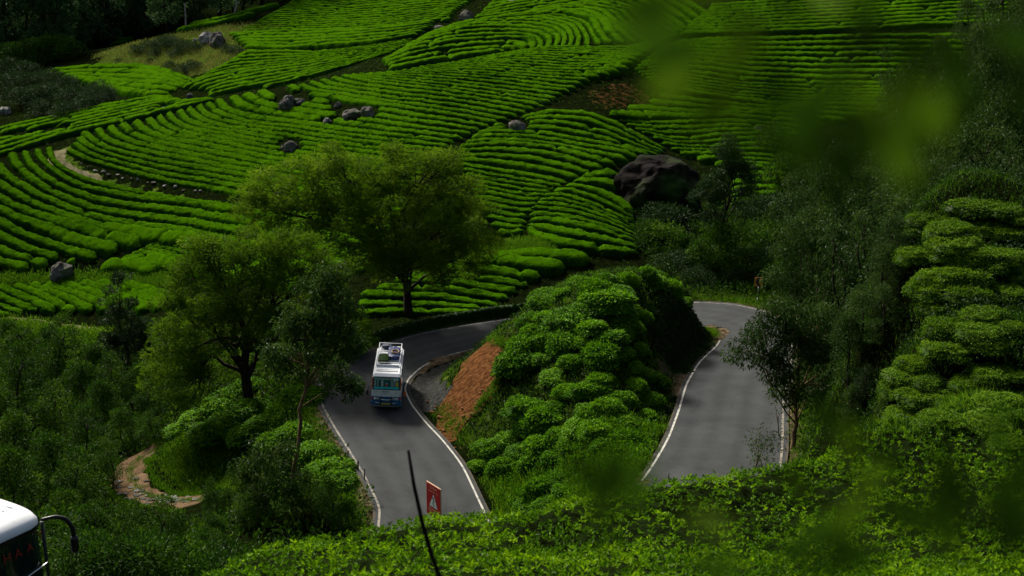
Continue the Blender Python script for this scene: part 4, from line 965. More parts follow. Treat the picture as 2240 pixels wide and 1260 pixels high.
# weeds between the tea rows, in the trough before the right slope, along the track
p = field_pts(-90, 75, 114, 245, 15000); u_, v_ = uv_of(p[:, 0], p[:, 1], hz(p[:, 0], p[:, 1])); p = p[(v_ < 720) & road_clear(p, 1.5)]
ins = interp_grid(ins_full.astype(float), p[:, 0], p[:, 1]) > .5; p = p[~ins]
scatter('field_weeds', p, 'leafy', 'under', 5, .3, .22, .08, lift=.04)
i_ = R.integers(0, len(TRACK), 900); sd = R.choice([-1.75, -1.55, .25, .1, 1.5, 1.7], 900) + R.normal(size=900) * .12
tt_ = unit(np.gradient(TRACK, axis=0)); p = np.stack([TRACK[i_, 0] - tt_[i_, 1] * sd, TRACK[i_, 1] + tt_[i_, 0] * sd], -1); blades('track_grass', p, 8, .26, .03, 'grass', .16)
W_ = wpoly([(345, 965), (420, 935), (500, 960), (540, 1010), (520, 1075), (430, 1080), (385, 1060), (350, 1020)], 60)
q = np.stack([R.uniform(W_[:, 0].min(), W_[:, 0].max(), 6000), R.uniform(W_[:, 1].min(), W_[:, 1].max(), 6000)], -1); q = q[poly_in(q[:, 0], q[:, 1], W_)]; blades('knoll_grass', q[:1500], 12, .34, .035, 'grass', .25); scatter('undergrowth', q[1500:1900], 'leafy', 'under', 10, .35, .2, .08)
# the tea bed at the near bank
BED = wpoly([(330, 1300), (440, 1258), (560, 1216), (700, 1191), (830, 1166), (1000, 1140), (1100, 1108), (1300, 1096), (1400, 1071), (1640, 1043), (1740, 1014), (1800, 1000), (1880, 975), (2000, 962), (2100, 965), (2330, 950), (2330, 1420), (1800, 1420), (1400, 1420), (1100, 1420), (800, 1420), (560, 1420), (300, 1420)], 9)
bx = np.arange(BED[:, 0].min(), BED[:, 0].max(), .24); by = np.arange(BED[:, 1].min(), BED[:, 1].max(), .24)
def bed_h(x, y):
    a = fnoise(x, y, 31, 2.6); b = fnoise(x, y, 32, .9)
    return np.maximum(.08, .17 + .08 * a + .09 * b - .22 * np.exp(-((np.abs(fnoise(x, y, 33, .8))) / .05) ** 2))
BX, BY = np.meshgrid(bx, by, indexing='ij'); bi_ = poly_in(BX, BY, BED)
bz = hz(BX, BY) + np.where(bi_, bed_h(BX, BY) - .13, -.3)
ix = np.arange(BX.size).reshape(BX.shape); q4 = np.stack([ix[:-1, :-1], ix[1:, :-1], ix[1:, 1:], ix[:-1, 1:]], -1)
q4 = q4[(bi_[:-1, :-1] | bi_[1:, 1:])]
mb = MB(); mb.add(np.stack([BX, BY, bz], -1).reshape(-1, 3), q4.reshape(-1, 4), .1); mb.obj('tea_bed_shaded_wood', M['shaded_wood'], kind='stuff', smooth_=True); mb = MB()  # dark sheet under the leaves: wood and painted shade of the gaps
q = np.stack([R.uniform(BED[:, 0].min(), BED[:, 0].max(), 110000), R.uniform(BED[:, 1].min(), BED[:, 1].max(), 110000)], -1); q = q[poly_in(q[:, 0], q[:, 1], BED)][:43000]
m_ = len(q); c = np.stack([q[:, 0], q[:, 1], hz(q[:, 0], q[:, 1]) + bed_h(q[:, 0], q[:, 1]) + R.normal(size=m_) * .05], -1)
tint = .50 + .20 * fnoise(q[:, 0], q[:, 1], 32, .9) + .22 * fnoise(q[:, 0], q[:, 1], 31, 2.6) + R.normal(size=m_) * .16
c5 = np.repeat(c, 5, 0); k5 = len(c5); d = rdir(k5); d[:, 2] = R.uniform(-.1, 1.2, k5); c5 = c5 + rdir(k5) * .03
leaves(mb, c5, d, rdir(k5, .7), R.uniform(.07, .135, k5), R.uniform(.034, .056, k5), np.clip(np.repeat(tint, 5) + R.normal(size=k5) * .13, 0, 1))
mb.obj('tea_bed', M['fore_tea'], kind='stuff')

p = np.stack([R.uniform(5, 24, 9000), R.uniform(28, 72, 9000)], -1); p = p[~poly_in(p[:, 0], p[:, 1], BED)]
scatter('undergrowth', p[:3500], 'leafy', 'under', 10, .3, .17, .07, lift=.06); blades('grass', p[3500:6000], 10, .3, .02, 'grass', .2)
# ------------------------------------------------------------------ trees
def limb_path(a, b, sag=.12, k=7, r=R, wob=.07):
    a = np.asarray(a, float); b = np.asarray(b, float); t = np.linspace(0, 1, k)[:, None]
    L_ = np.linalg.norm(b - a); w_ = r.normal(size=3) * L_ * wob
    return a + (b - a) * t + np.sin(t * math.pi) * (np.array([0, 0, 1]) * L_ * sag + w_) + r.normal(size=(k, 3)) * L_ * .015 * np.sin(t * math.pi)
def tree_px(name, base, d, lobes, leaf, bark, label, group=None, cat='tree', trunk_r=.25, per=420, n_clump=26, rc=.9, ln=.3, wd=.1, droop=0.0, up=.2, flat=.55, r=R, lean=None, fork=.35, twig=True, out=1.0, shell=.45, basez=None, trunk_top=None, wob=.07):
    b = px_d(base[0], base[1], d); b[2] = float(hz(b[0], b[1])) if basez is None else basez
    t = link(name, None, None, label, cat, group, loc=Vector(b))
    L3 = []
    for (u, v, ru, rv, dy) in lobes:
        c = px_d(u, v, d + dy); s_ = (d + dy) / CP / F
        L3.append((c - b, np.array([ru * s_, (ru + rv) / 2 * s_ * .9, rv * s_])))
    cent = np.mean([c for c, _ in L3], 0)
    tr = MB()
    topp = cent * np.array([.75, .75, .72]) if trunk_top is None else px_d(trunk_top[0], trunk_top[1], d) - b
    tp = limb_path((0, 0, -.4), topp, .02, 10, r, wob); tr.tube(tp, np.linspace(trunk_r, trunk_r * .45, 10), 8)
    cr = MB(); limbs = []
    for c, q in L3:
        f0 = r.uniform(fork, .95); i0 = int(f0 * 9)
        lp = limb_path(tp[i0], c, .10, 8, r); limbs.append((lp, trunk_r * .42 * (1 - f0 * .3)))
        k = max(4, int(n_clump * (q[0] * q[1] * q[2]) ** (2 / 3) / 4.0))
        dr = rdir(k, .12, r); rad_ = shell + (1 - shell) * r.uniform(0, 1, k) ** .6
        cc = c + dr * q * rad_[:, None]
        per_ = max(8, int(per))
        clump_leaves(cr, cc, per_, rc, ln, wd, up, flat, droop, r, out)
        if twig:
            for x in cc[:: 2 if k > 16 else 1]:
                limbs.append((limb_path(lp[r.integers(4, 8)], x, .05, 5, r), trunk_r * .10))
    tr.obj('trunk', M[bark], t, True)
    lm = [l for l in limbs if l[1] > trunk_r * .2]; tw = [l for l in limbs if l[1] <= trunk_r * .2]
    for lp, r0 in lm: MB().tube(lp, np.linspace(r0, r0 * .3, len(lp)), 6).obj('limb', M[bark], t, True)
    if tw:
        tb = MB()
        for lp, r0 in tw: tb.tube(lp, np.linspace(r0, r0 * .35, len(lp)), 3)
        tb.obj('twigs', M[bark], t, True, kind='stuff')
    cr.obj('crown', M[leaf], t)
    return t
FK = dict(leaf='feather', bark='bark', per=135, n_clump=19, rc=.9, ln=.36, wd=.08, flat=.45, up=.12)
tree_px('acacia_tree', (895, 712), 116, [(600, 420, 70, 60, -1), (680, 400, 80, 60, 1), (760, 400, 90, 70, 0), (840, 400, 90, 60, 2), (930, 385, 90, 60, 0), (985, 430, 80, 80, 1), (1030, 510, 70, 70, 0), (960, 510, 100, 80, -2), (860, 500, 100, 80, -2), (760, 490, 90, 70, -2), (560, 455, 60, 40, 0), (1000, 570, 80, 50, -1), (900, 590, 90, 50, -3), (820, 570, 80, 50, -3), (670, 470, 80, 50, -1), (720, 345, 50, 25, 1), (880, 342, 60, 25, 1), (975, 350, 40, 25, 1)],
        label='widest feathery tree, with its dark trunk at the hedge behind the bus', trunk_r=.42, trunk_top=(880, 560), fork=.45, **FK)
tree_px('acacia_tree', (550, 905), 104, [(480, 560, 70, 50, 0), (560, 545, 80, 50, 1), (640, 545, 80, 50, 0), (700, 590, 70, 60, -1), (430, 620, 70, 60, 0), (520, 640, 90, 70, -1), (620, 640, 90, 70, -1), (400, 700, 60, 70, 0), (470, 720, 80, 70, -2), (580, 720, 70, 60, -2), (400, 790, 60, 60, -1), (690, 670, 60, 60, 1), (740, 720, 60, 50, 2), (790, 760, 50, 30, 2), (440, 545, 40, 30, 0), (375, 770, 50, 50, 0), (420, 840, 60, 50, -1), (640, 790, 60, 45, -1), (350, 830, 40, 45, 1), (500, 800, 50, 40, 2)],
        label='leaning feathery tree with forked black trunk above the dirt track', trunk_r=.45, trunk_top=(545, 720), fork=.3, **FK)
GK = dict(leaf='gum', per=34, n_clump=34, rc=.55, ln=.30, wd=.095, droop=.55, up=0, flat=.9, shell=.25, out=.5)
tree_px('young_gum_tree', (640, 1180), 82, [(735, 610, 45, 40, 0), (690, 650, 55, 50, 0), (740, 680, 55, 50, -1), (660, 710, 60, 50, 0), (720, 750, 65, 55, -1), (770, 735, 40, 40, 0), (650, 790, 50, 50, 1), (740, 815, 50, 45, 0), (770, 850, 25, 20, 0), (620, 700, 25, 40, 0), (600, 780, 30, 40, 0)],
        bark='bark_tan', label='slender gum tree with glossy pale leaves and a tan trunk by the left bend', trunk_r=.15, trunk_top=(690, 720), fork=.6, wob=.015, **{**GK, 'per': 62, 'ln': .33, 'wd': .12})
tree_px('young_gum_tree', (560, 1180), 80, [(600, 985, 55, 40, 0), (560, 1040, 55, 50, 0), (620, 1050, 50, 50, -1), (580, 1110, 60, 45, 0), (530, 1110, 30, 40, 0)],
        bark='bark_tan', label='low glossy gum sapling left of the tan trunk', trunk_r=.08, fork=.3, wob=.02, **{**GK, 'per': 56, 'ln': .32, 'wd': .11})
tree_px('conifer_tree', (262, 800), 128, [(265, 615, 26, 26, 0), (262, 660, 36, 40, 0), (258, 710, 46, 40, 0), (275, 750, 60, 40, -1), (310, 730, 40, 40, 0), (245, 770, 44, 40, 0), (330, 760, 30, 30, 0)],
        leaf='pine', bark='bark', label='dark dense conifer standing at the end of the valley path', trunk_r=.25, per=170, n_clump=22, rc=.55, ln=.24, wd=.08, flat=.8, up=.1, shell=.3)
# right side gum trees
def gum(base, d, lobes, label, per=44, tr_=.16, bark='bark', ln=.24, nc=30, **k):
    kw = dict(GK); kw.update(per=per, ln=ln, wd=ln * .32, n_clump=nc, rc=.6); kw.update(k)
    tree_px('gum_tree', base, d, lobes, bark=bark, label=label, group=k.get('group'), trunk_r=tr_, **{a: b for a, b in kw.items() if a != 'group'})
gum((1725, 1035), 80, [(1625, 770, 32, 28, -.5), (1670, 740, 45, 45, 0), (1720, 700, 60, 45, 0), (1790, 720, 60, 50, 1), (1740, 770, 80, 55, 0), (1830, 780, 50, 60, 1), (1790, 840, 60, 50, 1), (1730, 850, 35, 40, 0), (1840, 860, 40, 45, 1), (1690, 800, 40, 30, 0)],
    'gum tree with a pale leaning trunk right beside the road', bark='bark_tan', fork=.5, trunk_top=(1745, 800), tr_=.17, per=95, nc=44, ln=.27)
gum((1705, 1030), 82, [(1700, 880, 18, 40, 0), (1712, 940, 22, 40, 0), (1690, 850, 15, 20, 0)], 'thin bare stemmed sapling touching the pale leaning gum trunk', tr_=.05, per=14, nc=14, bark='bark_tan')
gum((1652, 1060), 76, [(1660, 945, 32, 30, 0), (1650, 985, 30, 26, 0), (1690, 965, 30, 24, 0), (1665, 1010, 22, 18, 0)], 'little leafy sapling in front of the wide grey road', tr_=.05, per=36, nc=30, ln=.19, bark='bark_tan')
gum((1780, 900), 90, [(1740, 520, 50, 50, 0), (1790, 560, 60, 60, 0), (1730, 600, 60, 50, -1), (1800, 640, 70, 60, 0), (1740, 650, 50, 40, -1), (1850, 600, 50, 60, 1), (1770, 480, 40, 40, 1)], 'tall dense gum tree directly behind the pale leaning one', tr_=.22, per=70, nc=36)
gum((1860, 850), 96, [(1790, 400, 50, 60, 0), (1850, 360, 60, 60, 1), (1760, 460, 50, 50, 0), (1840, 450, 70, 60, 0), (1910, 430, 60, 70, 1), (1880, 530, 70, 60, 0), (1930, 520, 50, 60, 1)], 'tallest gum tree of the right grove with a broad sparkling crown', tr_=.26, per=64, nc=30)
gum((1960, 880), 74, [(1970, 680, 34, 34, 0), (1965, 730, 42, 36, 0), (1955, 790, 46, 40, 0), (1930, 840, 40, 40, 0)], 'small bright gum at the left edge of the tea slope', tr_=.09, per=60, nc=40, ln=.2)
gum((1930, 860), 80, [(1935, 590, 30, 34, 0), (1930, 650, 36, 40, 0), (1900, 710, 44, 44, 0), (1880, 790, 50, 50, 0), (1860, 720, 40, 50, 0)], 'slim dark gum between the road and the tea slope', tr_=.1, per=60, nc=36)
gum((1585, 612), 126, [(1597, 320, 30, 32, 0), (1600, 365, 34, 34, 0), (1640, 390, 28, 36, 0), (1575, 400, 36, 34, 0), (1545, 425, 34, 28, 0), (1625, 430, 18, 28, 0), (1560, 470, 26, 30, 0), (1600, 345, 34, 30, 1)], 'lone tall dark tree on a thin trunk above the bend', tr_=.2, per=110, nc=34, ln=.26, leaf='pine', fork=.6, rc=.55)
gum((1590, 640), 124, [(1560, 510, 50, 40, 0), (1610, 530, 50, 40, 0), (1580, 570, 60, 40, 0), (1640, 560, 40, 40, 0), (1530, 545, 36, 36, 0)], 'leafy scrub tree round the foot of the lone tall trunk', tr_=.1, per=60, nc=26, ln=.28, leaf='under')
for (b, d, top, w_, lb) in [((2010, 640), 118, 190, 80, 'dim gum with a lifted crown left of the darkest right grove'), ((2090, 620), 110, 120, 100, 'big dark gum rising behind the tea slope'), ((2180, 600), 104, 60, 110, 'enormous dark gum near the top corner'),
                            ((2150, 600), 92, 260, 100, 'dark round gum directly above the tea slope'), ((2240, 580), 96, 180, 90, 'dark gum cut by the frame edge'), ((2050, 560), 98, 330, 80, 'short dim gum behind the crest of the tea slope'), ((1960, 620), 122, 110, 70, 'far gum under the hanging leaves'),
                            ((1950, 640), 106, 300, 70, 'mid height gum next to the tallest broad one'), ((2215, 560), 84, 330, 70, 'brownish gum at the frame edge above the tea'), ((1730, 560), 128, 370, 60, 'glittering gum on the scrub slope above the chevron'),
                            ((1850, 830), 84, 440, 70, 'thick dark gum just behind the slim dark one'), ((1915, 760), 78, 470, 66, 'dense gum against the upper left edge of the tea slope'), ((1965, 690), 77, 420, 56, 'narrow gum standing highest beside the tea slope edge'),
                            ((1815, 880), 87, 580, 60, 'shadowy gum filling the gap behind the pale trunk'), ((1905, 870), 71, 620, 54, 'bushy gum at the foot of the tea slope'), ((1985, 590), 92, 240, 80, 'deep green gum below the hanging leaves')]:
    h_ = b[1] - top
    lob = [(b[0] + R.uniform(-.5, .5) * w_, top + h_ * f, w_ * R.uniform(.45, .7) * (1 if f > .12 else .6), h_ * .13, R.uniform(-1.5, 1.5)) for f in (.08, .16, .24, .32, .4, .48, .56, .64)]
    gum(b, d, lob, lb, tr_=.26, per=46, nc=20, ln=.32)

# shared small trees for the valley, the scrub and the forest
def small_tree(seed, H_, W_, nl, ln, wd, leaf, lobn=9):
    q = np.random.default_rng(seed); cr = MB(); tr = MB()
    tr.tube(limb_path((0, 0, -.3), (0, 0, H_ * .7), .0, 6, q), np.linspace(.035 * H_ * .5, .012 * H_, 6), 6)
    k = lobn * 5
    h = q.uniform(.14, 1, k); prof_ = np.sin(np.clip(h, 0, 1) ** .8 * math.pi * .93 + .12) ** .7
    a = q.uniform(0, 6.28, k); rr = W_ * .5 * prof_ * q.uniform(.45, 1, k)
    C = np.stack([rr * np.cos(a), rr * np.sin(a), h * H_ * .96], -1)
    for x in C[::6]: tr.tube(limb_path((0, 0, x[2] * .7), x, .05, 4, q), [.012 * H_ * .6, .01 * H_ * .5, .005 * H_, .003 * H_], 4)
    clump_leaves(cr, C, int(nl / k), W_ * .17, ln, wd, .25, .75, 0, q, .8)
    return tr.mesh('trunk', M['bark'], True), cr.mesh('crown', M[leaf], False)
VT = [small_tree(200 + k, 5 + (k % 3), 3.6 + .4 * (k % 2), 3800, .24, .10, 'wood_leaf') for k in range(4)]
def place(proto, name, x, y, s_, label, cat, group, rz=None, sz=1.0):
    t = link(name, None, None, label, cat, group, loc=(x, y, float(hz(x, y)) - .1), rz=R.uniform(0, 6.28) if rz is None else rz, sc=(s_, s_, s_ * sz))
    link('trunk', proto[0], t); link('crown', proto[1], t); return t
VP = [(40, 1000, 1.15), (130, 930, 1.0), (60, 870, 1.1), (180, 860, 1.0), (230, 900, .95), (250, 850, .9), (150, 800, 1.1), (60, 790, 1.2), (310, 850, .8), (330, 900, .7), (200, 990, .8), (120, 1040, 1.0), (30, 1090, 1.1), (180, 1090, .9), (240, 1040, .6),
      (270, 950, .7), (10, 940, 1.1), (100, 830, .9), (350, 830, .8), (390, 860, .7), (150, 1160, .8), (215, 1165, .55), (300, 1185, .5), (380, 1190, .5), (470, 1190, .5), (280, 1225, .7), (370, 1235, .7), (460, 1240, .6), (200, 1220, .8), (330, 950, .5), (290, 760, .8), (20, 750, .9), (110, 760, .8), (540, 1140, .4), (470, 1120, .45), (505, 1112, .4), (210, 810, .9), (680, 1100, .45), (720, 1130, .5), (760, 1150, .45), (640, 1110, .4)]
for k, (u, v, s_) in enumerate(VP):
    p = at(u, v + 45 * s_, 55)
    lb, gp = ('young bushy tree on the valley floor beyond the dirt track', 'bushy trees beyond the dirt track') if v < 985 else (('bushy tree in the thicket below the dirt track', 'bushy trees below the dirt track') if u < 560 else ('small bush tree on the steep bank under the road', 'bush trees under the road'))
    place(VT[k % 4], 'bushy_tree', p.x, p.y, s_, lb, 'tree', gp)
# shrubs hiding the lower road at the left bottom
SH = [small_tree(230 + k, 1.0, 1.5, 2600, .085, .035, 'wood_leaf') for k in range(3)]
for k, (x, y, s_) in enumerate([(-12.4, 37.4, 1.9), (-11.2, 37.0, 2.2), (-10.0, 36.4, 2.3), (-8.8, 36.0, 2.2), (-7.6, 35.4, 2.4), (-6.4, 34.9, 2.2), (-5.2, 34.2, 2.2), (-4.2, 33.6, 1.8), (-11.0, 39.2, 2.4), (-9.4, 38.4, 2.5), (-7.9, 37.8, 2.4), (-6.5, 37.2, 2.5), (-5.2, 36.4, 2.3), (-13.0, 40.4, 2.3), (-10.6, 41.6, 2.6), (-8.4, 40.6, 2.6), (-6.4, 39.8, 2.4), (-4.8, 38.8, 2.2), (-15.0, 42.5, 2.6), (-12.8, 43.5, 2.6)]):
    place(SH[k % 3], 'leafy_shrub', x, y, s_, 'leafy shrub on the steep verge right beside the white roofed coach', 'shrub', 'shrubs beside the coach', sz=1.0)
GT = [small_tree(300 + k, 6.2, 3.4, 5200, .19, .07, 'gum', 10) for k in range(3)] + [small_tree(304, 5.0, 3.2, 4600, .16, .07, 'pine', 10)]
for k, (u, v, s_) in enumerate([(1790, 830, .9), (1835, 760, 1.0), (1870, 690, 1.0), (1800, 905, .7), (1885, 610, 1.0), (1910, 540, .9), (1850, 850, .8), (1880, 790, .75), (1775, 740, 1.1), (1815, 660, 1.1), (1840, 590, 1.1), (1925, 680, .7), (1925, 760, .65), (1890, 880, .5), (1860, 930, .45), (1945, 620, .7), (1960, 500, .9), (1930, 480, 1.0)]):
    p = at(u, v, 36); place(GT[(k * 3) % 4], 'bank_tree', p.x, p.y, s_ * max(.55, min(1, p.y / 80)), 'dense dark tree on the steep bank between the road and the tea slope', 'tree', 'trees on the steep right bank')
for k, (u, v, s_) in enumerate([(2150, 160, 1.7), (2200, 200, 1.8), (2185, 100, 1.6), (2235, 140, 1.8), (2135, 235, 1.7), (2090, 290, 1.6), (2030, 330, 1.6), (1960, 350, 1.5), (2170, 270, 1.7), (2225, 250, 1.8), (2050, 215, 1.3), (2110, 110, 1.3), (2130, 340, 1.6), (2210, 350, 1.7)]):
    p = at(u, v, 90); place(GT[(k * 3) % 4], 'corner_tree', p.x, p.y, s_, 'big dark tree of the grove in the upper right corner', 'tree', 'grove in the upper right corner')
# dark shrubs and round trees on the upper left of the hill
DS = [small_tree(240 + k, 1.0, 2.0, 2200, .10, .045, 'pine') for k in range(2)] + [small_tree(244 + k, 1.0, 1.7, 2200, .10, .045, 'wood_leaf') for k in range(2)]
for k, (u, v, s_) in enumerate([(60, 200, 3), (110, 225, 3), (160, 235, 3), (215, 215, 2.6), (90, 255, 2.4), (40, 235, 3), (140, 260, 2.5), (190, 245, 2.4), (240, 222, 2), (20, 200, 3), (60, 175, 3), (110, 185, 2.5), (150, 200, 2.4), (20, 165, 3), (200, 235, 2.4), (80, 232, 3)]):
    p = at(u, v, 150); place(DS[k % 2], 'dark_shrub', p.x, p.y, s_, 'dark sprawling shrub in the hollow below the forest at the left edge', 'shrub', 'dark shrubs in the left hollow')
for k, (u, v, s_) in enumerate([(296, 118, 1.6), (325, 113, 1.9), (352, 108, 2.0), (378, 106, 2.0), (402, 112, 1.9), (425, 112, 1.7), (340, 122, 1.4), (385, 124, 1.4), (365, 96, 1.6)]):
    p = at(u, v, 150); place(DS[k % 2], 'dark_shrub', p.x, p.y, s_, 'dark shrub of the long thicket in the grass clearing', 'shrub', 'thicket in the grass clearing')
for k, (u, v, s_) in enumerate([(396, 160, 1.4), (420, 156, 1.7), (372, 150, 1.2), (515, 120, 1.5), (495, 114, 1.3), (260, 135, .7), (330, 135, .7)]):
    p = at(u, v, 150); place(DS[k % 2], 'dark_shrub', p.x, p.y, s_, 'single dark shrub at the lower rim of the grass clearing', 'shrub', 'shrubs round the grass clearing')
for k, (u, v, s_, lb) in enumerate([(120, 130, 7, 'round bright crowned tree at the forest foot'), (75, 140, 7, 'yellowish round tree left of the bright crowned one'), (150, 128, 6, 'bushy green tree right of the bright crowned one'), (35, 150, 7, 'dull round tree nearest the left frame edge'), (100, 110, 6, 'darker round tree behind the bright crowned one')]):
    p = at(u, v, 150); place(DS[2 + k % 2], 'round_tree', p.x, p.y, s_ * .6, lb, 'tree', None)
for k, (u, v, s_) in enumerate([(1470, 520, 3), (1440, 500, 2.4), (1455, 560, 3), (1500, 575, 2.6), (1540, 590, 2.4), (1480, 600, 2.2), (1650, 540, 2.4), (1690, 560, 3), (1620, 590, 2.2), (1680, 600, 2.6), (1710, 620, 2.8), (1560, 610, 2), (1520, 630, 1.8), (1600, 625, 1.6), (1420, 530, 2.2), (1740, 640, 3), (1650, 475, 2.2), (1700, 480, 2.6), (1690, 330, 3), (1720, 400, 3)]):
    p = at(u, v, 110); place(DS[k % 4], 'gully_shrub', p.x, p.y, s_, 'scrubby shrub in the damp gully between the knob and the road', 'shrub', 'shrubs of the gully')
# the forest behind the hill
FT = [small_tree(260 + k, 16 + k, 7, 2600, .8, .38, 'far_leaf', 11) for k in range(3)]
n_f = 0
for k in range(420):
    x = R.uniform(-135, -20); y = R.uniform(262, 335); z = float(hz(x, y)); u, v = uv_of(x, y, z)
    u2, v2 = uv_of(x, y, z + 15)
    if u < -60 or u > 660 or v > 330 or v2 > 210: continue
    lim = np.interp(u, [-60, 0, 190, 300, 490, 650], [190, 150, 108, 82, 40, -4])
    if v > lim + 6 or n_f > 150: continue
    if min([1e9] + [(x - a) ** 2 + (y - b) ** 2 for a, b in globals().setdefault('FP', [])]) < 9: continue
    FP.append((x, y)); n_f += 1
    place(FT[k % 3], 'forest_tree', x, y, R.uniform(.75, 1.15), 'dark tall tree of the forest beyond the tea hill', 'tree', 'forest beyond the tea hill')
for k, (u, v, h_) in enumerate([(407, 60, 50), (512, 30, 50), (482, 36, 16)]):
    p = at(u, v, 200); s_ = p.y / CP / F
    MB().tube(limb_path((0, 0, -.3), (.1, 0, h_ * s_), 0, 6), np.linspace(.22, .1, 6), 6).obj('dead_tree', M['bark_pale'], None, True, label=['pale bare trunk against the dark forest, left of the clearing crest', 'tall pale bare trunk at the forest edge near the top', 'short pale stump between the two bare trunks'][k], cat='dead tree', loc=p)
print('forest', n_f)

# ------------------------------------------------------------------ low hedge, stakes and ditch edge along the road
def hedge(name, a0, a1, off, w_, h_, label):
    q = RO[a0:a1:1] - RN3[a0:a1:1] * off; q = resample(q, 160); mb = MB()
    T = unit(np.gradient(q, axis=0)); Nn = np.stack([-T[:, 1], T[:, 0], 0 * T[:, 0]], -1)
    a = np.linspace(-1, 1, 9); prof_ = (1 - np.abs(a) ** 4) ** .6
    v = q[:, None] + Nn[:, None] * (a[None] * w_ / 2)[..., None]; hh = h_ * (1 + .15 * fnoise(q[:, 0], q[:, 1], 71, 1.2))
    v[..., 2] = q[:, None, 2] - .3 + (prof_[None] * hh[:, None] + .3 * (prof_[None] > 0)); v += R.normal(size=v.shape) * .05
    ix = np.arange(v.shape[0] * 9).reshape(-1, 9); mb.add(v.reshape(-1, 3), np.stack([ix[:-1, :-1], ix[:-1, 1:], ix[1:, 1:], ix[1:, :-1]], -1).reshape(-1, 4), .2)
    k = R.integers(0, 160, 5000); b = R.uniform(-1, 1, 5000); c = q[k] + Nn[k] * (b * w_ / 2)[:, None]; c[:, 2] += (1 - np.abs(b) ** 4) ** .6 * hh[k] * R.uniform(.3, 1.05, 5000)
    leaves(mb, c, rdir(5000, .4), rdir(5000, .6), .17, .08, R.uniform(.1, .8, 5000))
    mb.obj(name, M['under'], None, True, label=label, cat='hedge')
hedge('roadside_hedge', 168, 232, 1.3, .9, .75, 'low dark clipped hedge along the road behind the small bus')
for k, (u, v, h_) in enumerate([(761, 1002, .55), (783, 1030, .7), (797, 1052, .9)]):
    p = at(u, v, 60); mb = MB(); mb.tube([(0, 0, -.3), (.02, 0, h_ * .5), (.03, .01, h_)], [.05, .045, .04], 7); mb.tube([(-.06, 0, h_ * .8), (.09, .01, h_ * .84)], [.02, .02], 5)
    mb.obj('wooden_stake', M['bark_tan' if k == 0 else 'bark_pale' if k == 2 else 'bark'], None, True, label=['short tan stake, topmost of the three at the left road edge', 'middle dark stake at the left road edge', 'tallest pale stake at the left road edge by the round bush'][k], cat='stake', group='stakes at the road edge', loc=p)

# ------------------------------------------------------------------ chevron sign
def prism(mb, pts, y0, y1):
    pts = np.asarray(pts, float); n_ = len(pts)
    v = np.concatenate([np.stack([pts[:, 0], np.full(n_, y0), pts[:, 1]], -1), np.stack([pts[:, 0], np.full(n_, y1), pts[:, 1]], -1)])
    mb.add(v, [[i, (i + 1) % n_, n_ + (i + 1) % n_, n_ + i] for i in range(n_)])
    base = mb.n - len(v); mb.caps = getattr(mb, 'caps', [])
    for i in range(1, n_ - 1): mb.caps.append([base, base + i + 1, base + i]); mb.caps.append([base + n_, base + n_ + i, base + n_ + i + 1])
    return mb
p = at(1656, 662, 90); t = link('chevron_sign', None, None, 'small amber sign with a black left pointing chevron on a banded post at the bend', 'sign', loc=p, rz=rad(-12))
MB().tube([(0, 0, -.3), (0.02, 0, .45)], .035, 8).obj('post', M['sign_white'], t, True)
MB().tube([(0.02, 0, .45), (.05, 0, 1.05)], .035, 8).obj('post_band', M['sign_black'], t, True)
MB().tube([(.05, 0, 1.05), (.06, 0, 1.5)], .035, 8).obj('post', M['sign_white'], t, True)
prism(MB(), [(-.30, 1.45), (.36, 1.45), (.36, 2.25), (-.30, 2.25)], -.045, -.065).obj('board', M['amber'], t)
prism(MB(), [(.20, 2.25), (-.02, 2.25), (-.20, 1.85), (.02, 1.45), (.24, 1.45), (.03, 1.85)][::-1], -.066, -.074).obj('chevron_mark', M['sign_black'], t)

# ------------------------------------------------------------------ red warning board
c = px_d(950, 1096, 33.0); gz = float(hz(c[0], c[1]))
t = link('warning_board', None, None, 'tall red warning board with a white triangle and a winding arrow above the near tea', 'sign', loc=Vector((c[0], c[1], gz)), rz=rad(-54))
zc = c[2] - gz; bw, bh = .66, .88
MB().tube([(0, .03, -.4), (0, .03, zc + bh * .3)], .03, 8).obj('post', M['bark_tan'], t, True)
prism(MB(), [(-bw / 2, zc - bh / 2), (bw / 2, zc - bh / 2), (bw / 2, zc + bh / 2), (-bw / 2, zc + bh / 2)], 0, -.02).obj('border', M['sign_cream'], t)
e = .016
prism(MB(), [(-bw / 2 + e, zc - bh / 2 + e), (bw / 2 - e, zc - bh / 2 + e), (bw / 2 - e, zc + bh / 2 - e), (-bw / 2 + e, zc + bh / 2 - e)], -.021, -.026).obj('board', M['sign_red'], t)
prism(MB(), [(-.19, zc - .17), (.19, zc - .17), (.015, zc + .19)], -.027, -.031).obj('triangle', M['sign_white'], t)
ar = MB(); q = [(.03, -.135), (.02, -.10), (-.015, -.065), (-.01, -.04), (.03, -.01), (.025, .02), (-.005, .05), (0, .08)]
for (x0, z0), (x1, z1) in zip(q[:-1], q[1:]):
    prism(ar, [(x0 - .016, z0 + zc), (x0 + .016, z0 + zc), (x1 + .016, z1 + zc + .004), (x1 - .016, z1 + zc + .004)], -.032, -.035)
prism(ar, [(-.04, zc + .075), (.04, zc + .075), (0, zc + .125)], -.032, -.035); ar.obj('winding_arrow', M['sign_black'], t)
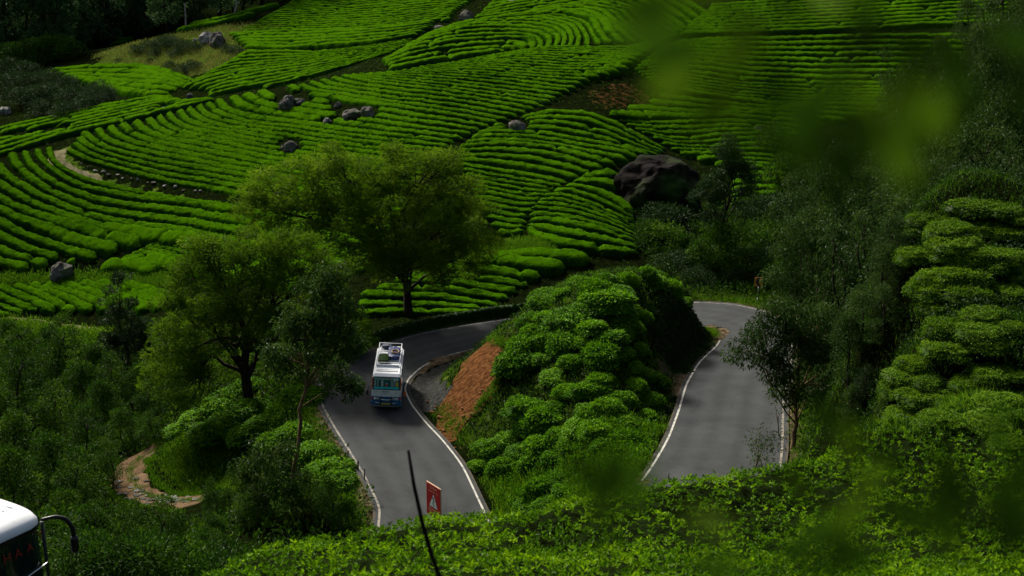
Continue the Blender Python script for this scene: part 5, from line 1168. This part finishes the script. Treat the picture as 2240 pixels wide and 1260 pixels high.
def words(body, size, x, z, mtl, parent, name='lettering', y=-.0275, ext=.001, rx=90):
    cu = bpy.data.curves.new(name, 'FONT'); cu.body = body; cu.size = size; cu.align_x = 'CENTER'; cu.extrude = ext; cu.materials.append(M[mtl])
    o = bpy.data.objects.new(name, cu); COL.objects.link(o); o.parent = parent; o.location = (x, y, z); o.rotation_euler = (rad(rx), 0, 0)
    bpy.context.view_layer.update(); me = bpy.data.meshes.new_from_object(o.evaluated_get(bpy.context.evaluated_depsgraph_get()))
    q = bpy.data.objects.new(name, me); COL.objects.link(q); q.parent = parent; q.location = o.location; q.rotation_euler = o.rotation_euler; bpy.data.objects.remove(o); return q
words('Go Slow', .092, 0, zc + .315, 'sign_cream', t); words('Dangerous Curves', .058, 0, zc + .225, 'sign_cream', t)
for zz, ws in ((-.255, (.10, .16, .12)), (-.315, (.15, .09, .14)), (-.375, (.12, .17))):            # the three worn lines that cannot be read
    lb = MB(); x = -sum(ws) / 2 - .02
    for w_ in ws:
        n_ = int(w_ / .022)
        for i in range(n_): h_ = .026 + .014 * ((i * 7 + int(-zz * 1000)) % 3 == 0); lb.box((x + i * .022 + .008, -.0275, zc + zz + h_ / 2), (.013, .003, h_))
        x += w_ + .025
    lb.obj('worn_lettering', M['sign_cream'], t)

# ------------------------------------------------------------------ the small bus
fc = px_z(843.5, 896, -.03); BL, BW = 6.3, 2.12
bus = link('small_bus', None, None, 'small white bus with a teal windscreen and loaded roof rack coming down the bend', 'bus')
BYAW = rad(2.0); bus.rotation_euler = (0, rad(3.2), BYAW)
bus.location = (fc[0] - math.sin(BYAW) * BL / 2, fc[1] + math.cos(BYAW) * BL / 2, -.02)
def fy(z): return -BL / 2 + (0 if z < 1.45 else (z - 1.45) * .20)
bm = bmesh.new()
prof2 = [(-BL / 2, .42), (-BL / 2, 1.45), (-BL / 2 + .2, 2.40), (-BL / 2 + .42, 2.56), (-BL / 2 + 1.4, 2.64), (BL / 2 - .3, 2.62), (BL / 2 - .05, 2.45), (BL / 2, 1.4), (BL / 2, .42)]
def hw(z): return BW / 2 * (1 - .075 * max(0, (z - 1.2) / 1.4))
Lv = [bm.verts.new((-hw(z), y, z)) for y, z in prof2]; Rv = [bm.verts.new((hw(z), y, z)) for y, z in prof2]
bm.faces.new(Lv); bm.faces.new(Rv[::-1]); n_ = len(prof2)
for i in range(n_): bm.faces.new([Lv[i], Rv[i], Rv[(i + 1) % n_], Lv[(i + 1) % n_]])
bmesh.ops.recalc_face_normals(bm, faces=bm.faces)
bmesh.ops.bevel(bm, geom=[e for e in bm.edges if all(abs(abs(v.co.x) - hw(v.co.z)) < .01 for v in e.verts) and e.verts[0].co.x * e.verts[1].co.x > 0], offset=.10, segments=4, affect='EDGES')
me = bpy.data.meshes.new('body'); bm.to_mesh(me); bm.free(); me.materials.append(M['white'])
for pl in me.polygons: pl.use_smooth = False
link('body', me, bus)
def fpanel(name, x0, x1, z0, z1, mtl, off=.012, th=.03, parent=bus, rag=None):
    v = [(x0, fy(z0) - off, z0), (x1, fy(z0) - off, z0), (x1, fy(z1) - off, z1), (x0, fy(z1) - off, z1)]
    v += [(a, b + th, c_) for a, b, c_ in v]
    mb = MB(); mb.add(v, [[0, 1, 2, 3], [7, 6, 5, 4], [0, 4, 5, 1], [1, 5, 6, 2], [2, 6, 7, 3], [3, 7, 4, 0]]); return mb.obj(name, M[mtl], parent)
fpanel('windscreen_frame', -.95, .95, 1.47, 2.36, 'navy', .012)
ws_ = fpanel('windscreen', -.90, .90, 1.52, 2.31, 'glass_teal', .020)
fpanel('top_film', -.88, .88, 2.18, 2.305, 'green_film', .026, .01, ws_)
fpanel('bottom_film', -.88, .88, 1.525, 1.68, 'teal', .026, .01, ws_)
for x, w_, m_ in ((-.80, .08, 'grey_strip'), (-.62, .05, 'grey_strip'), (-.30, .14, 'grey_strip'), (.34, .04, 'grey_strip'), (.43, .04, 'grey_strip'), (.52, .04, 'grey_strip'), (.60, .03, 'grey_strip'), (.74, .16, 'yellow')):
    fpanel('grey_strip' if m_ == 'grey_strip' else 'sticker', x - w_ / 2, x + w_ / 2, 1.72, 2.14 if m_ == 'grey_strip' else 2.02, m_, .024, .008, ws_)  # narrow upright pale grey strips and a yellow sticker on the glass
fpanel('garland', -.06, .06, 1.74, 1.88, 'red', .034, .02, ws_); fpanel('garland', -.04, .05, 1.88, 1.94, 'cream', .034, .02, ws_)
for k, x in enumerate([-.70, -.63, -.44, -.36, -.33, -.20, -.13, -.08, .08, .15, .20, .28, .34]):
    h_ = .045 + .025 * (k % 3); fpanel('letter', x - .022, x + .022, 2.215, 2.215 + h_, 'red', .032, .01, ws_)
fpanel('letter', .60, .72, 2.13, 2.16, 'red', .034, .01, ws_); fpanel('letter', .62, .68, 2.16, 2.26, 'red', .034, .01, ws_); fpanel('sticker', .5, .8, 2.11, 2.29, 'sign_white', .029, .004, ws_)
fpanel('bonnet_plate', -.34, .22, 1.30, 1.36, 'grey_strip', .008, .02)
for x in (-.28, -.20, -.14, -.09, -.02, .05, .14): fpanel('letter', x - .02, x + .02, 1.31, 1.35, 'navy', .012, .01)
for x0, x1, z, m_ in ((-.85, -.55, 1.33, 'grey_strip'), (-.25, .10, 1.20, 'orange'), (-.35, .22, 1.11, 'grey_strip'), (.62, .85, 1.25, 'grey_strip')):
    for i in range(6): xx = x0 + (x1 - x0) * i / 6; fpanel('letter', xx, xx + (x1 - x0) * .10, z, z + .035, m_, .008, .01)
fpanel('lower_front', -1.03, 1.03, .62, .97, 'blue', .02, .05); fpanel('bumper', -1.08, 1.08, .36, .64, 'blue', .09, .16)
fpanel('number_plate', -.34, .34, .42, .52, 'yellow', .12, .02)
for s_ in (-1, 1):
    MB().tube([(s_ * .78, fy(.8) - .02, .80), (s_ * .78, fy(.8) - .07, .80)], [.10, .09], 14).obj('headlight', M['lamp'], bus, True)
    MB().tube([(s_ * .60, fy(.8) - .02, .79), (s_ * .60, fy(.8) - .06, .79)], [.075, .07], 12).obj('headlight', M['lamp'], bus, True)
    MB().tube([(s_ * .46, fy(.8) - .10, 1.03), (s_ * .46, fy(.8) - .15, 1.03)], [.075, .075], 12).obj('fog_lamp', M['lamp'], bus, True)
    MB().box((s_ * 1.0, fy(.8) - .01, .86), (.10, .06, .16)).obj('indicator', M['red'], bus)
    MB().tube([(s_ * .36, fy(.8) - .13, .40), (s_ * .36, fy(.8) - .15, .7), (s_ * .36, fy(.8) - .13, 1.02)], .035, 8).obj('crash_bar', M['black'], bus, True)
    MB().tube([(s_ * .40, fy(.8) - .14, .83), (s_ * .76, fy(.8) - .13, .92)], .026, 7).obj('guard_rail', M['chrome'], bus, True)
    MB().tube([(s_ * .42, fy(.8) - .14, .50), (s_ * .74, fy(.8) - .13, .56)], .024, 7).obj('guard_rail', M['chrome'], bus, True)
    fpanel('corner_strip', min(s_ * .955, s_ * 1.03), max(s_ * .955, s_ * 1.03), 1.52, 2.30, 'orange', .012, .05)
    MB().tube([(s_ * .2 - .2, fy(1.5) - .03, 1.50), (s_ * .2 + .25, fy(1.56) - .04, 1.56)], .012, 5).obj('wiper', M['black'], bus)
    MB().tube([(s_ * 1.0, fy(2) + .02, 1.95), (s_ * 1.22, fy(2) - .15, 1.75), (s_ * 1.30, fy(2) - .2, 1.45)], .022, 6).obj('mirror_arm', M['black'], bus, True)
    MB().box((s_ * 1.31, fy(1.3) - .2, 1.30), (.16, .07, .34)).obj('mirror', M['black' if s_ < 0 else 'orange'], bus)
    for i in range(5):
        y0 = -BL / 2 + .75 + i * 1.05
        mb = MB(); mb.add([(s_ * (hw(1.5) + .006), y0, 1.5), (s_ * (hw(1.5) + .006), y0 + .92, 1.5), (s_ * (hw(2.2) + .006), y0 + .92, 2.2), (s_ * (hw(2.2) + .006), y0, 2.2),
                           (s_ * (hw(1.5) - .02), y0, 1.5), (s_ * (hw(1.5) - .02), y0 + .92, 1.5), (s_ * (hw(2.2) - .02), y0 + .92, 2.2), (s_ * (hw(2.2) - .02), y0, 2.2)], [[0, 1, 2, 3], [7, 6, 5, 4], [0, 4, 5, 1], [1, 5, 6, 2], [2, 6, 7, 3], [3, 7, 4, 0]])
        mb.obj('side_window', M['glass'], bus)
    MB().box((s_ * (BW / 2 + .004), 0, .72), (.02, BL - .5, .45)).obj('side_stripe', M['blue'], bus)
    for yy in (-BL / 2 + 1.0, BL / 2 - 1.3):
        wv = MB(); wv.tube([(s_ * .72, yy, .40), (s_ * 1.04, yy, .40)], .40, 20); wo = wv.obj('wheel', M['tyre'], bus, True)
        MB().tube([(s_ * 1.03, yy, .40), (s_ * 1.06, yy, .40)], [.22, .2], 14).obj('rim', M['chrome'], wo, True)
MB().tube([(-.36, fy(.8) - .15, .80), (0, fy(.8) - .16, .77), (.36, fy(.8) - .15, .80)], .032, 8).obj('guard_rail', M['chrome'], bus, True)
fr = MB()
for i in range(23): fr.box((-.88 + i * .08, fy(.4) - .08, .30 - .03 * (i % 2)), (.028, .028, .05))
fr.obj('bead_fringe', M['sign_white'], bus, kind='stuff')
for yy in (-BL / 2 + .75, -BL / 2 + 1.05, -BL / 2 + 1.35): MB().box((0, yy, 2.615 + .02 * (yy > -2)), (1.55, .035, .03)).obj('roof_rib', M['grey_strip'], bus)
RY0, RY1 = -BL / 2 + 1.7, BL / 2 - .15
for i in range(9): MB().box((0, RY0 + .2 + i * (RY1 - RY0 - .3) / 8, 2.68), (1.5, .10, .03)).obj('rack_slat', M['white'], bus)
rk = MB()
for s_ in (-1, 1):
    rk.tube([(s_ * .82, RY0, 2.92), (s_ * .82, RY1, 2.92)], .022, 6)
    for i in range(8): yy = RY0 + i * (RY1 - RY0) / 7; rk.tube([(s_ * .82, yy, 2.62), (s_ * .82, yy, 2.92)], .016, 5)
for yy in (RY0, RY1): rk.tube([(-.82, yy, 2.92), (.82, yy, 2.92)], .022, 6)
rk.obj('roof_rack', M['white'], bus, True)
MB().box((0, RY0 - .05, 2.72), (1.66, .06, .16)).obj('rack_board', M['white'], bus)
bpy.context.view_layer.update()
Wb = bus.matrix_world
def onbus(x, y, z): return Wb @ Vector((x, y, z))
def lump(name, loc, d, mtl, label, cat, seed):
    bm = bmesh.new(); bmesh.ops.create_icosphere(bm, subdivisions=3, radius=1)
    for v in bm.verts:
        q = v.co; e_ = 1 / max(abs(q.x), abs(q.y), abs(q.z)); v.co = q * (1 + (e_ - 1) * .55) * (1 + .13 * mnoise.noise(q * 2.2 + Vector((seed, 0, 0))))
    me = bpy.data.meshes.new(name); bm.to_mesh(me); bm.free(); me.materials.append(M[mtl])
    o = link(name, me, None, label, cat); o.scale = Vector(d) / 2; o.location = loc; o.rotation_euler = bus.rotation_euler; return o
lump('tarp_bundle', onbus(.34, .85, 2.86), (.95, 2.5, .40), 'tarp', 'dark blue tarpaulin bundle on the roof rack of the small bus', 'luggage', 3)
lump('tarp_bundle', onbus(-.25, BL / 2 - .7, 2.84), (.8, .6, .3), 'navy', 'navy sack at the rear end of the roof rack', 'luggage', 5)
lump('sack', onbus(-.36, -.45, 2.86), (.8, 1.7, .36), 'under', 'dark green sack in the front left of the roof rack', 'luggage', 8)
rp = MB(); an = np.linspace(0, 2 * math.pi * 2.8, 60); rp.tube(np.stack([.26 * np.cos(an), .34 * np.sin(an), .015 * an / 6.28 * 2], -1), .035, 6)
o = rp.obj('rope_coil', M['rope'], None, True, label='tan rope coil lying on the blue tarpaulin of the bus roof', cat='rope', loc=onbus(.42, .5, 3.07)); o.rotation_euler = bus.rotation_euler

# ------------------------------------------------------------------ the coach at the lower left
coach = link('coach', None, None, 'white roofed coach with dark windscreen cut by the lower left frame corner', 'bus')
cn = px_d(100, 1132, 34.7); th = rad(60); CL, CW = 9.0, 2.4
cth, sth = math.cos(th), math.sin(th); lx, ly = CW / 2 - .12, -CL / 2 + .18
coach.location = (cn[0] - (lx * cth - ly * sth), cn[1] - (lx * sth + ly * cth), cn[2] - 2.86); coach.rotation_euler = (0, 0, th)
def ring(inx, iny, rx, ry, z, k=40, bulge=.22, dz=0):
    hx, hy = CW / 2 - inx, CL / 2 - iny; a = np.linspace(0, 2 * math.pi, k, endpoint=False) + .04
    ca, sa = np.cos(a), np.sin(a); ex = .28
    x = np.sign(ca) * np.abs(ca) ** ex * hx; y = np.sign(sa) * np.abs(sa) ** ex * hy
    y = np.where(y < 0, y + bulge * (x / hx) ** 2 * 1.0, y)
    return np.stack([x, y, np.full(k, z)], -1)
def loft(name, rings, mtl, parent, cap=False):
    k = len(rings[0]); v = np.concatenate(rings); m_ = len(rings); ix = np.arange(m_ * k).reshape(m_, k); jn = np.roll(ix, -1, 1)
    mb = MB(); mb.add(v, np.stack([ix[:-1], jn[:-1], jn[1:], ix[1:]], -1).reshape(-1, 4))
    if cap: mb.add(rings[-1].mean(0, keepdims=True), np.zeros((0, 4), int)); mb.caps = [[int(ix[-1, i]), int(jn[-1, i]), m_ * k] for i in range(k)]
    return mb.obj(name, M[mtl], parent, True)
loft('body', [ring(.0, 0, 0, 0, .35), ring(0, 0, 0, 0, 1.15)], 'white', coach)
loft('window_band', [ring(.02, .03, 0, 0, 1.15), ring(.06, .10, 0, 0, 2.70)], 'glass', coach)
loft('roof_gasket', [ring(.03, .06, 0, 0, 2.66), ring(.0, .02, 0, 0, 2.72), ring(0, .02, 0, 0, 2.80)], 'black', coach)
loft('roof', [ring(.02, .05, 0, 0, 2.78), ring(.03, .06, 0, 0, 2.88), ring(.10, .16, 0, 0, 3.0, dz=0), ring(.24, .40, 0, 0, 3.10), ring(.5, .9, 0, 0, 3.17), ring(.9, 1.8, 0, 0, 3.20)], 'white', coach, True)
for k in range(5): MB().box((.62 - .28 * k, -CL / 2 + 1.25, 3.165 + .008 * k), (.035, .7, .03)).obj('roof_rib', M['white'], coach)
MB().box((-.45, -CL / 2 + .30, 3.0), (.16, .10, .05)).obj('roof_vent', M['black'], coach)
for x, y in ((CW / 2 - .10, -CL / 2 + .32), (-CW / 2 + .10, -CL / 2 + .32)): MB().tube([(x, y, 1.1), (x - .02 * np.sign(x), y + .03, 2.7)], .05, 8).obj('pillar', M['rubber'], coach, True)
MB().tube([(.1, -CL / 2 + .03, 1.55), (.95, -CL / 2 + .12, 1.62)], .018, 6).obj('wiper', M['chrome'], coach)
arm = smooth(resample([(CW / 2 - .2, -CL / 2 + .28, 2.80), (CW / 2 + .08, -CL / 2 + .04, 2.84), (CW / 2 + .28, -CL / 2 - .14, 2.74), (CW / 2 + .38, -CL / 2 - .24, 2.45), (CW / 2 + .39, -CL / 2 - .25, 2.15)], 22), 2)
MB().tube(arm, np.linspace(.045, .07, 22), 10).obj('mirror_arm', M['black'], coach, True)
MB().tube([(CW / 2 + .39, -CL / 2 - .25, 2.22), (CW / 2 + .39, -CL / 2 - .25, 2.10), (CW / 2 + .39, -CL / 2 - .25, 1.80), (CW / 2 + .39, -CL / 2 - .25, 1.74)], [.08, .11, .11, .07], 12).obj('mirror', M['black'], coach, True)
for x, bdy, sz in ((.82, 'T', .26), (.38, 'A', .34), (-.02, 'A', .36), (-.36, 'H', .36)):
    o = words(bdy, sz, x, 2.20 if bdy != 'T' else 2.36, 'dimred', coach, 'letter', -CL / 2 + .045 + .22 * (x / 1.2) ** 2, .004); o.rotation_euler = (rad(86), 0, rad(-x * 16) * -1)
for s_ in (-1, 1):
    for yy in (-2.6, 2.8): MB().tube([(s_ * .85, yy, .45), (s_ * 1.2, yy, .45)], .45, 18).obj('wheel', M['tyre'], coach, True)

# ------------------------------------------------------------------ dry stick and the out of focus shrub beside the camera
q = px_d(np.array([893, 905, 925, 944, 966, 985]), np.array([985, 1060, 1150, 1215, 1275, 1330]), 12.0); b0 = q[-1].copy(); b0[2] = float(hz(b0[0] + .1, b0[1])) - .1; b0[0] += .1
q = np.concatenate([q, b0[None]]); base = Vector(b0)
MB().tube(q - b0, [.014, .018, .020, .021, .022, .023, .026], 7).obj('bare_stick', M['stick'], None, True, label='thin bare dark stick leaning up in front of the road near the red board', cat='stick', loc=base)
def leaf_mesh(seed):
    q_ = np.random.default_rng(seed); mb = MB(); n_ = 7; t = np.linspace(0, 1, n_); w_ = np.sin(t * math.pi) ** .8 * .21 * (1 - .25 * t)
    bend = q_.uniform(.1, .35); z = -bend * t ** 2 * .6
    v = np.concatenate([np.stack([t, w_, z + w_ * .25], -1), np.stack([t, 0 * t, z], -1), np.stack([t, -w_, z + w_ * .25], -1)])
    i = np.arange(n_ - 1); f = np.concatenate([np.stack([i + n_, i + n_ + 1, i + 1, i], -1), np.stack([i + 2 * n_, i + 2 * n_ + 1, i + n_ + 1, i + n_], -1)])
    mb.add(v, f, [.05, .3, .1, .95, .2, .0, .5, .15, .75, .1, .9, .3][seed] + 0 * v[:, 0]); return mb.mesh('leaf', M['near'], True)
PICK = [0, 4, 2, 3, 5, 9, 6, 7, 10, 1, 8, 11]      # mesh shades run from dark to pale
NL = [leaf_mesh(k) for k in range(12)]
def near_shrub(label, root, stem_px, lf, big=1.3, pick=None):
    t = link('leafy_branch', None, None, label, 'branch', loc=Vector(root)); r0 = np.array(root)
    sp = [px_d(u, v, d) for u, v, d in stem_px]; sp = smooth(resample(np.concatenate([np.array([r0]), np.array(sp)]), 30), 3) - r0
    MB().tube(sp, np.linspace(.0035, .0015, 30), 7).obj('stem', M['twig'], t, True)
    tw = MB()
    for k, (u, v, d, ln, an) in enumerate(lf):
        p = px_d(u, v, d) - r0
        j = np.argmin(np.linalg.norm(sp - p, axis=1)); tw.tube(limb_path(sp[j], p, .04, 5), [.0014, .0012, .0011, .001, .0009], 5)
        ln *= big; o = link('leaf', NL[(pick or PICK)[k % len(pick or PICK)]], t); o.location = Vector(p); o.scale = (ln, ln * 1.25, ln)
        a = rad(an); o.rotation_euler = (R.uniform(.5, 1.15), R.uniform(-.4, .4), 0)
        o.rotation_euler = (Matrix.Rotation(rad(90 - 16) * R.uniform(.55, 1.05), 3, 'X') @ Matrix.Rotation(a, 3, 'Z') @ Matrix.Rotation(R.uniform(-.6, .6), 3, 'X')).to_euler()
    tw.obj('twigs', M['twig'], t, True, kind='stuff'); return t
near_shrub('big out of focus leafy branch hanging into the upper right corner', (1.15, .55, 34.0),
           [(2900, 500, .95), (2350, 150, .95), (2100, 60, .92), (1850, 90, .9), (1620, 40, .88)],
           [(1560, 90, .80, .05, 200), (1500, 30, .85, .05, 170), (1640, 190, .86, .055, 215), (1560, 210, .9, .05, 190), (1720, 130, .84, .05, 250), (1760, 40, .86, .05, 120), (1830, 120, .82, .05, 265), (1890, 170, .95, .042, 285), (1870, 220, .84, .05, 280), (1930, 60, .88, .05, 300), (1990, 120, .86, .055, 270), (1700, 230, .9, .045, 225), (2050, 40, .85, .05, 95), (1800, 250, .88, .05, 250), (1940, 260, .84, .05, 290), (1880, 60, .9, .05, 80), (2150, 60, .88, .05, 330), (2200, 150, .95, .05, 285), (2100, 130, .84, .05, 275), (1660, 70, .84, .05, 230), (1600, -10, .84, .05, 150), (1480, 60, .9, .05, 190), (1530, 150, .95, .045, 210), (1780, 180, .9, .05, 250), (1840, 300, .95, .05, 270), (1960, 190, .92, .05, 290), (2030, 180, .9, .05, 280), (1900, 130, .9, .05, 90), (1990, 60, .9, .05, 310), (2080, 80, .92, .05, 280), (1740, 290, .98, .04, 230), (1820, 30, .9, .05, 100), (1560, 10, .92, .05, 160)], .92, [0, 4, 10, 2, 7, 1, 9, 3, 8, 6, 10, 5])
near_shrub('soft blurred leafy shoots rising from the lower right corner', (1.0, .6, 33.9),
           [(2700, 2000, .9), (2300, 1450, .92), (2120, 1250, .95), (2060, 1120, .97)],
           [(2080, 1090, 1.0, .05, 95), (2160, 1160, .95, .055, 60), (2210, 1230, .85, .06, 80), (2020, 1180, .95, .05, 130), (2100, 1230, .85, .055, 110), (1930, 1240, .9, .05, 150), (2230, 1080, .95, .05, 70), (1980, 1060, 1.05, .045, 110), (2180, 1000, 1.05, .045, 85), (2240, 1150, .88, .05, 40), (2130, 1130, .9, .05, 120)], 1.0, [0, 1, 5, 2, 6, 4, 9])
near_shrub('blurred pale green twig in front of the near tea at the bottom', (.55, .5, 33.9),
           [(1900, 1900, .85), (1720, 1380, .95), (1690, 1250, 1.0), (1760, 1120, 1.05), (1850, 1010, 1.1)],
           [(1690, 1215, .9, .05, 20), (1600, 1160, .95, .045, 160), (1740, 1190, 1.0, .05, 30), (1860, 1020, 1.15, .06, 80), (1830, 960, 1.2, .05, 110), (1880, 1090, 1.1, .05, 60), (1780, 1090, 1.15, .045, 130), (1640, 1250, .9, .05, 170), (1760, 1250, .9, .05, 10), (1820, 1170, .95, .05, 50)], .9, [7, 10, 6, 3, 7, 10, 8, 6])
near_shrub('single dark blurred leaf shoot overlapping the lower end of the right road', (.12, .5, 33.95),
           [(1500, 2200, .7), (1370, 1500, .85), (1335, 1200, .95)],
           [(1340, 1110, .9, .055, 85), (1320, 1160, .92, .05, 100), (1370, 1120, .95, .045, 60), (1300, 1080, .98, .04, 115)], 1.0, [1, 6, 11, 2])

# ------------------------------------------------------------------ labels that single each repeat out
ONES = 'first second third fourth fifth sixth seventh eighth ninth tenth eleventh twelfth thirteenth fourteenth fifteenth sixteenth seventeenth eighteenth nineteenth'.split()
def ordinal(n_):
    if n_ < 20: return ONES[n_ - 1]
    t_, o_ = divmod(n_, 10); return ({2: 'twentieth', 3: 'thirtieth', 4: 'fortieth', 5: 'fiftieth'}[t_] if o_ == 0 else {2: 'twenty', 3: 'thirty', 4: 'forty', 5: 'fifty'}[t_] + '-' + ONES[o_ - 1])
BY = {}
for o in S.objects:
    if o.get('group') and o.parent is None: BY.setdefault(o['group'], []).append(o)
ROWT = {'tea rows of the big sunlit spur': '{} clipped tea row{} up from the stone line on the spur', 'curving tea rows of the hilltop': '{} curving tea row{} up from the spur crest on the rounded hilltop',
        'tea rows above the ditch': '{} tea row{} above the dark ditch near the top edge', 'fine tea rows of the upper field': '{} fine tea row{} up from the lower ditch of the upper field',
        'tea rows along the forest edge': '{} tea row{} in from the forest edge of the upper field', 'tea rows of the fan field behind the spur': '{} tea row{} down from the upper ditch in the fan shaped field',
        'tea rows below the grass clearing': '{} short dark tea row{} down from the grass clearing', 'tea rows of the low field behind the crest': '{} tea row{} down from the shrubs in the low field',
        'tea rows of the slope below the field path': '{} long tea row{} down from the field path on the near slope', 'tea rows behind the feathery trees': '{} tea row{} down from the ditch behind the two feathery trees', 'stubby tea rows above the grass strip': '{} stubby tea row{} down from the ditch above the grass strip',
        'slanting tea rows above the valley path': '{} slanting tea row{} from the left above the valley path', 'tea rows right of the field ditch': '{} shaded tea row{} down from the ditch beside the mossy boulder',
        'tea rows of the knob below the boulder': '{} bulging tea row{} down from the huge boulder on the knob', 'tea rows of the shaded hollow': '{} dim tea row{} down from the top of the shaded hollow',
        'tea rows of the far top slope': '{} faint tea row{} up from the hollow on the far top slope', 'tea rows of the low patch beyond the road': '{} tea row{} down from the soil ledge in the patch beyond the road'}
def midx(o): return sum((Vector(c_) for c_ in o.bound_box), Vector()).x / 8
for g_, tpl in ROWT.items():
    rank = {}; L_ = sorted(BY.get(g_, []), key=lambda o: (o['_i'], midx(o)))
    for o in L_: rank.setdefault(o['_i'], []).append(o)
    for n_, i in enumerate(sorted(rank)):
        for k, o in enumerate(rank[i]): o['label'] = tpl.format(ordinal(n_ + 1), ['', ' piece past rocks', ' last piece'][min(k, 2)]); del o['_i']
def order(g_, tpl, key=lambda o: o.location.x, bands=None, bkey=lambda o: -o.location.y):
    L_ = BY.get(g_, [])
    if bands is None: parts = [(L_, '')]
    else:
        L_ = sorted(L_, key=bkey); m_ = math.ceil(len(L_) / len(bands)); parts = [(L_[i * m_:(i + 1) * m_], b_) for i, b_ in enumerate(bands)]
    for q_, b_ in parts:
        for n_, o in enumerate(sorted(q_, key=key)): o['label'] = tpl.format(ordinal(n_ + 1), b_)
far3 = ['far', 'middle', 'near']
order('tea bushes along the mound crest', '{} glossy tea bush from the clay side along the mound crest')
order('tea bushes above the clay slip', '{} tea bush from the far end on the brink above the bare clay', lambda o: -o.location.y)
order('tea bushes at the dark cutting', '{} tea bush from the far end along the dark cutting of the mound', lambda o: -o.location.y)
order('tea bushes at the mound foot', '{} low tea bush from the clay side at the grassy mound foot')
order('tea bushes of the lower mound slope', '{} tea bush from the clay side on the {} lower slope of the mound', bands=['upper', 'under'])
order('tea bushes on the back of the mound', '{} rounded tea bush from the clay side in the {} band on the mound', bands=['farthest', 'second farthest', 'middle', 'nearest'])
order('tea bushes low on the right slope', '{} flat topped tea bush from the trees, {} line low on right slope', bands=['rear', 'front'])
order('tea bushes high on the right slope', '{} dim tea bush from the trees, {} line high on right slope', bands=['rear', 'front'])
order('tea bushes midway up the right slope', '{} flat topped tea bush from the trees, {} line midway up right slope', bands=['rear', 'middle', 'front'])
order('tea bushes on the knoll', '{} old tea bush from the dirt track on the knoll below the road')
order('tea bushes under the road edge', '{} tea bush from the far end just under the road edge by the stakes', lambda o: -o.location.y)
order('bushy trees beyond the dirt track', '{} bushy tree from the left in the {} belt beyond the dirt track', bands=far3)
order('bushy trees below the dirt track', '{} bushy tree from the left in the {} belt below the dirt track', bands=['upper', 'lower'])
order('bush trees under the road', '{} small bush tree from the left on the bank under the road')
order('shrubs beside the coach', '{} leafy shrub from the coach in the {} line on the steep verge', bands=['back', 'front'])
order('dark shrubs in the left hollow', '{} dark sprawling shrub from the left in the {} part of the left hollow', bands=['far', 'near'])
order('thicket in the grass clearing', '{} dark shrub from the left in the thicket of the grass clearing')
order('shrubs round the grass clearing', '{} single dark shrub from the left at the rim of the grass clearing')
order('shrubs of the gully', '{} scrubby shrub from the knob in the {} part of the damp gully', bands=['far', 'near'])
order('trees on the steep right bank', '{} dense dark tree from the road in the {} part of the steep right bank', bands=['far', 'middle', 'near'])
order('grove in the upper right corner', '{} dark grove tree from the tea rows, {} line of the upper right corner', bands=['far', 'near'])
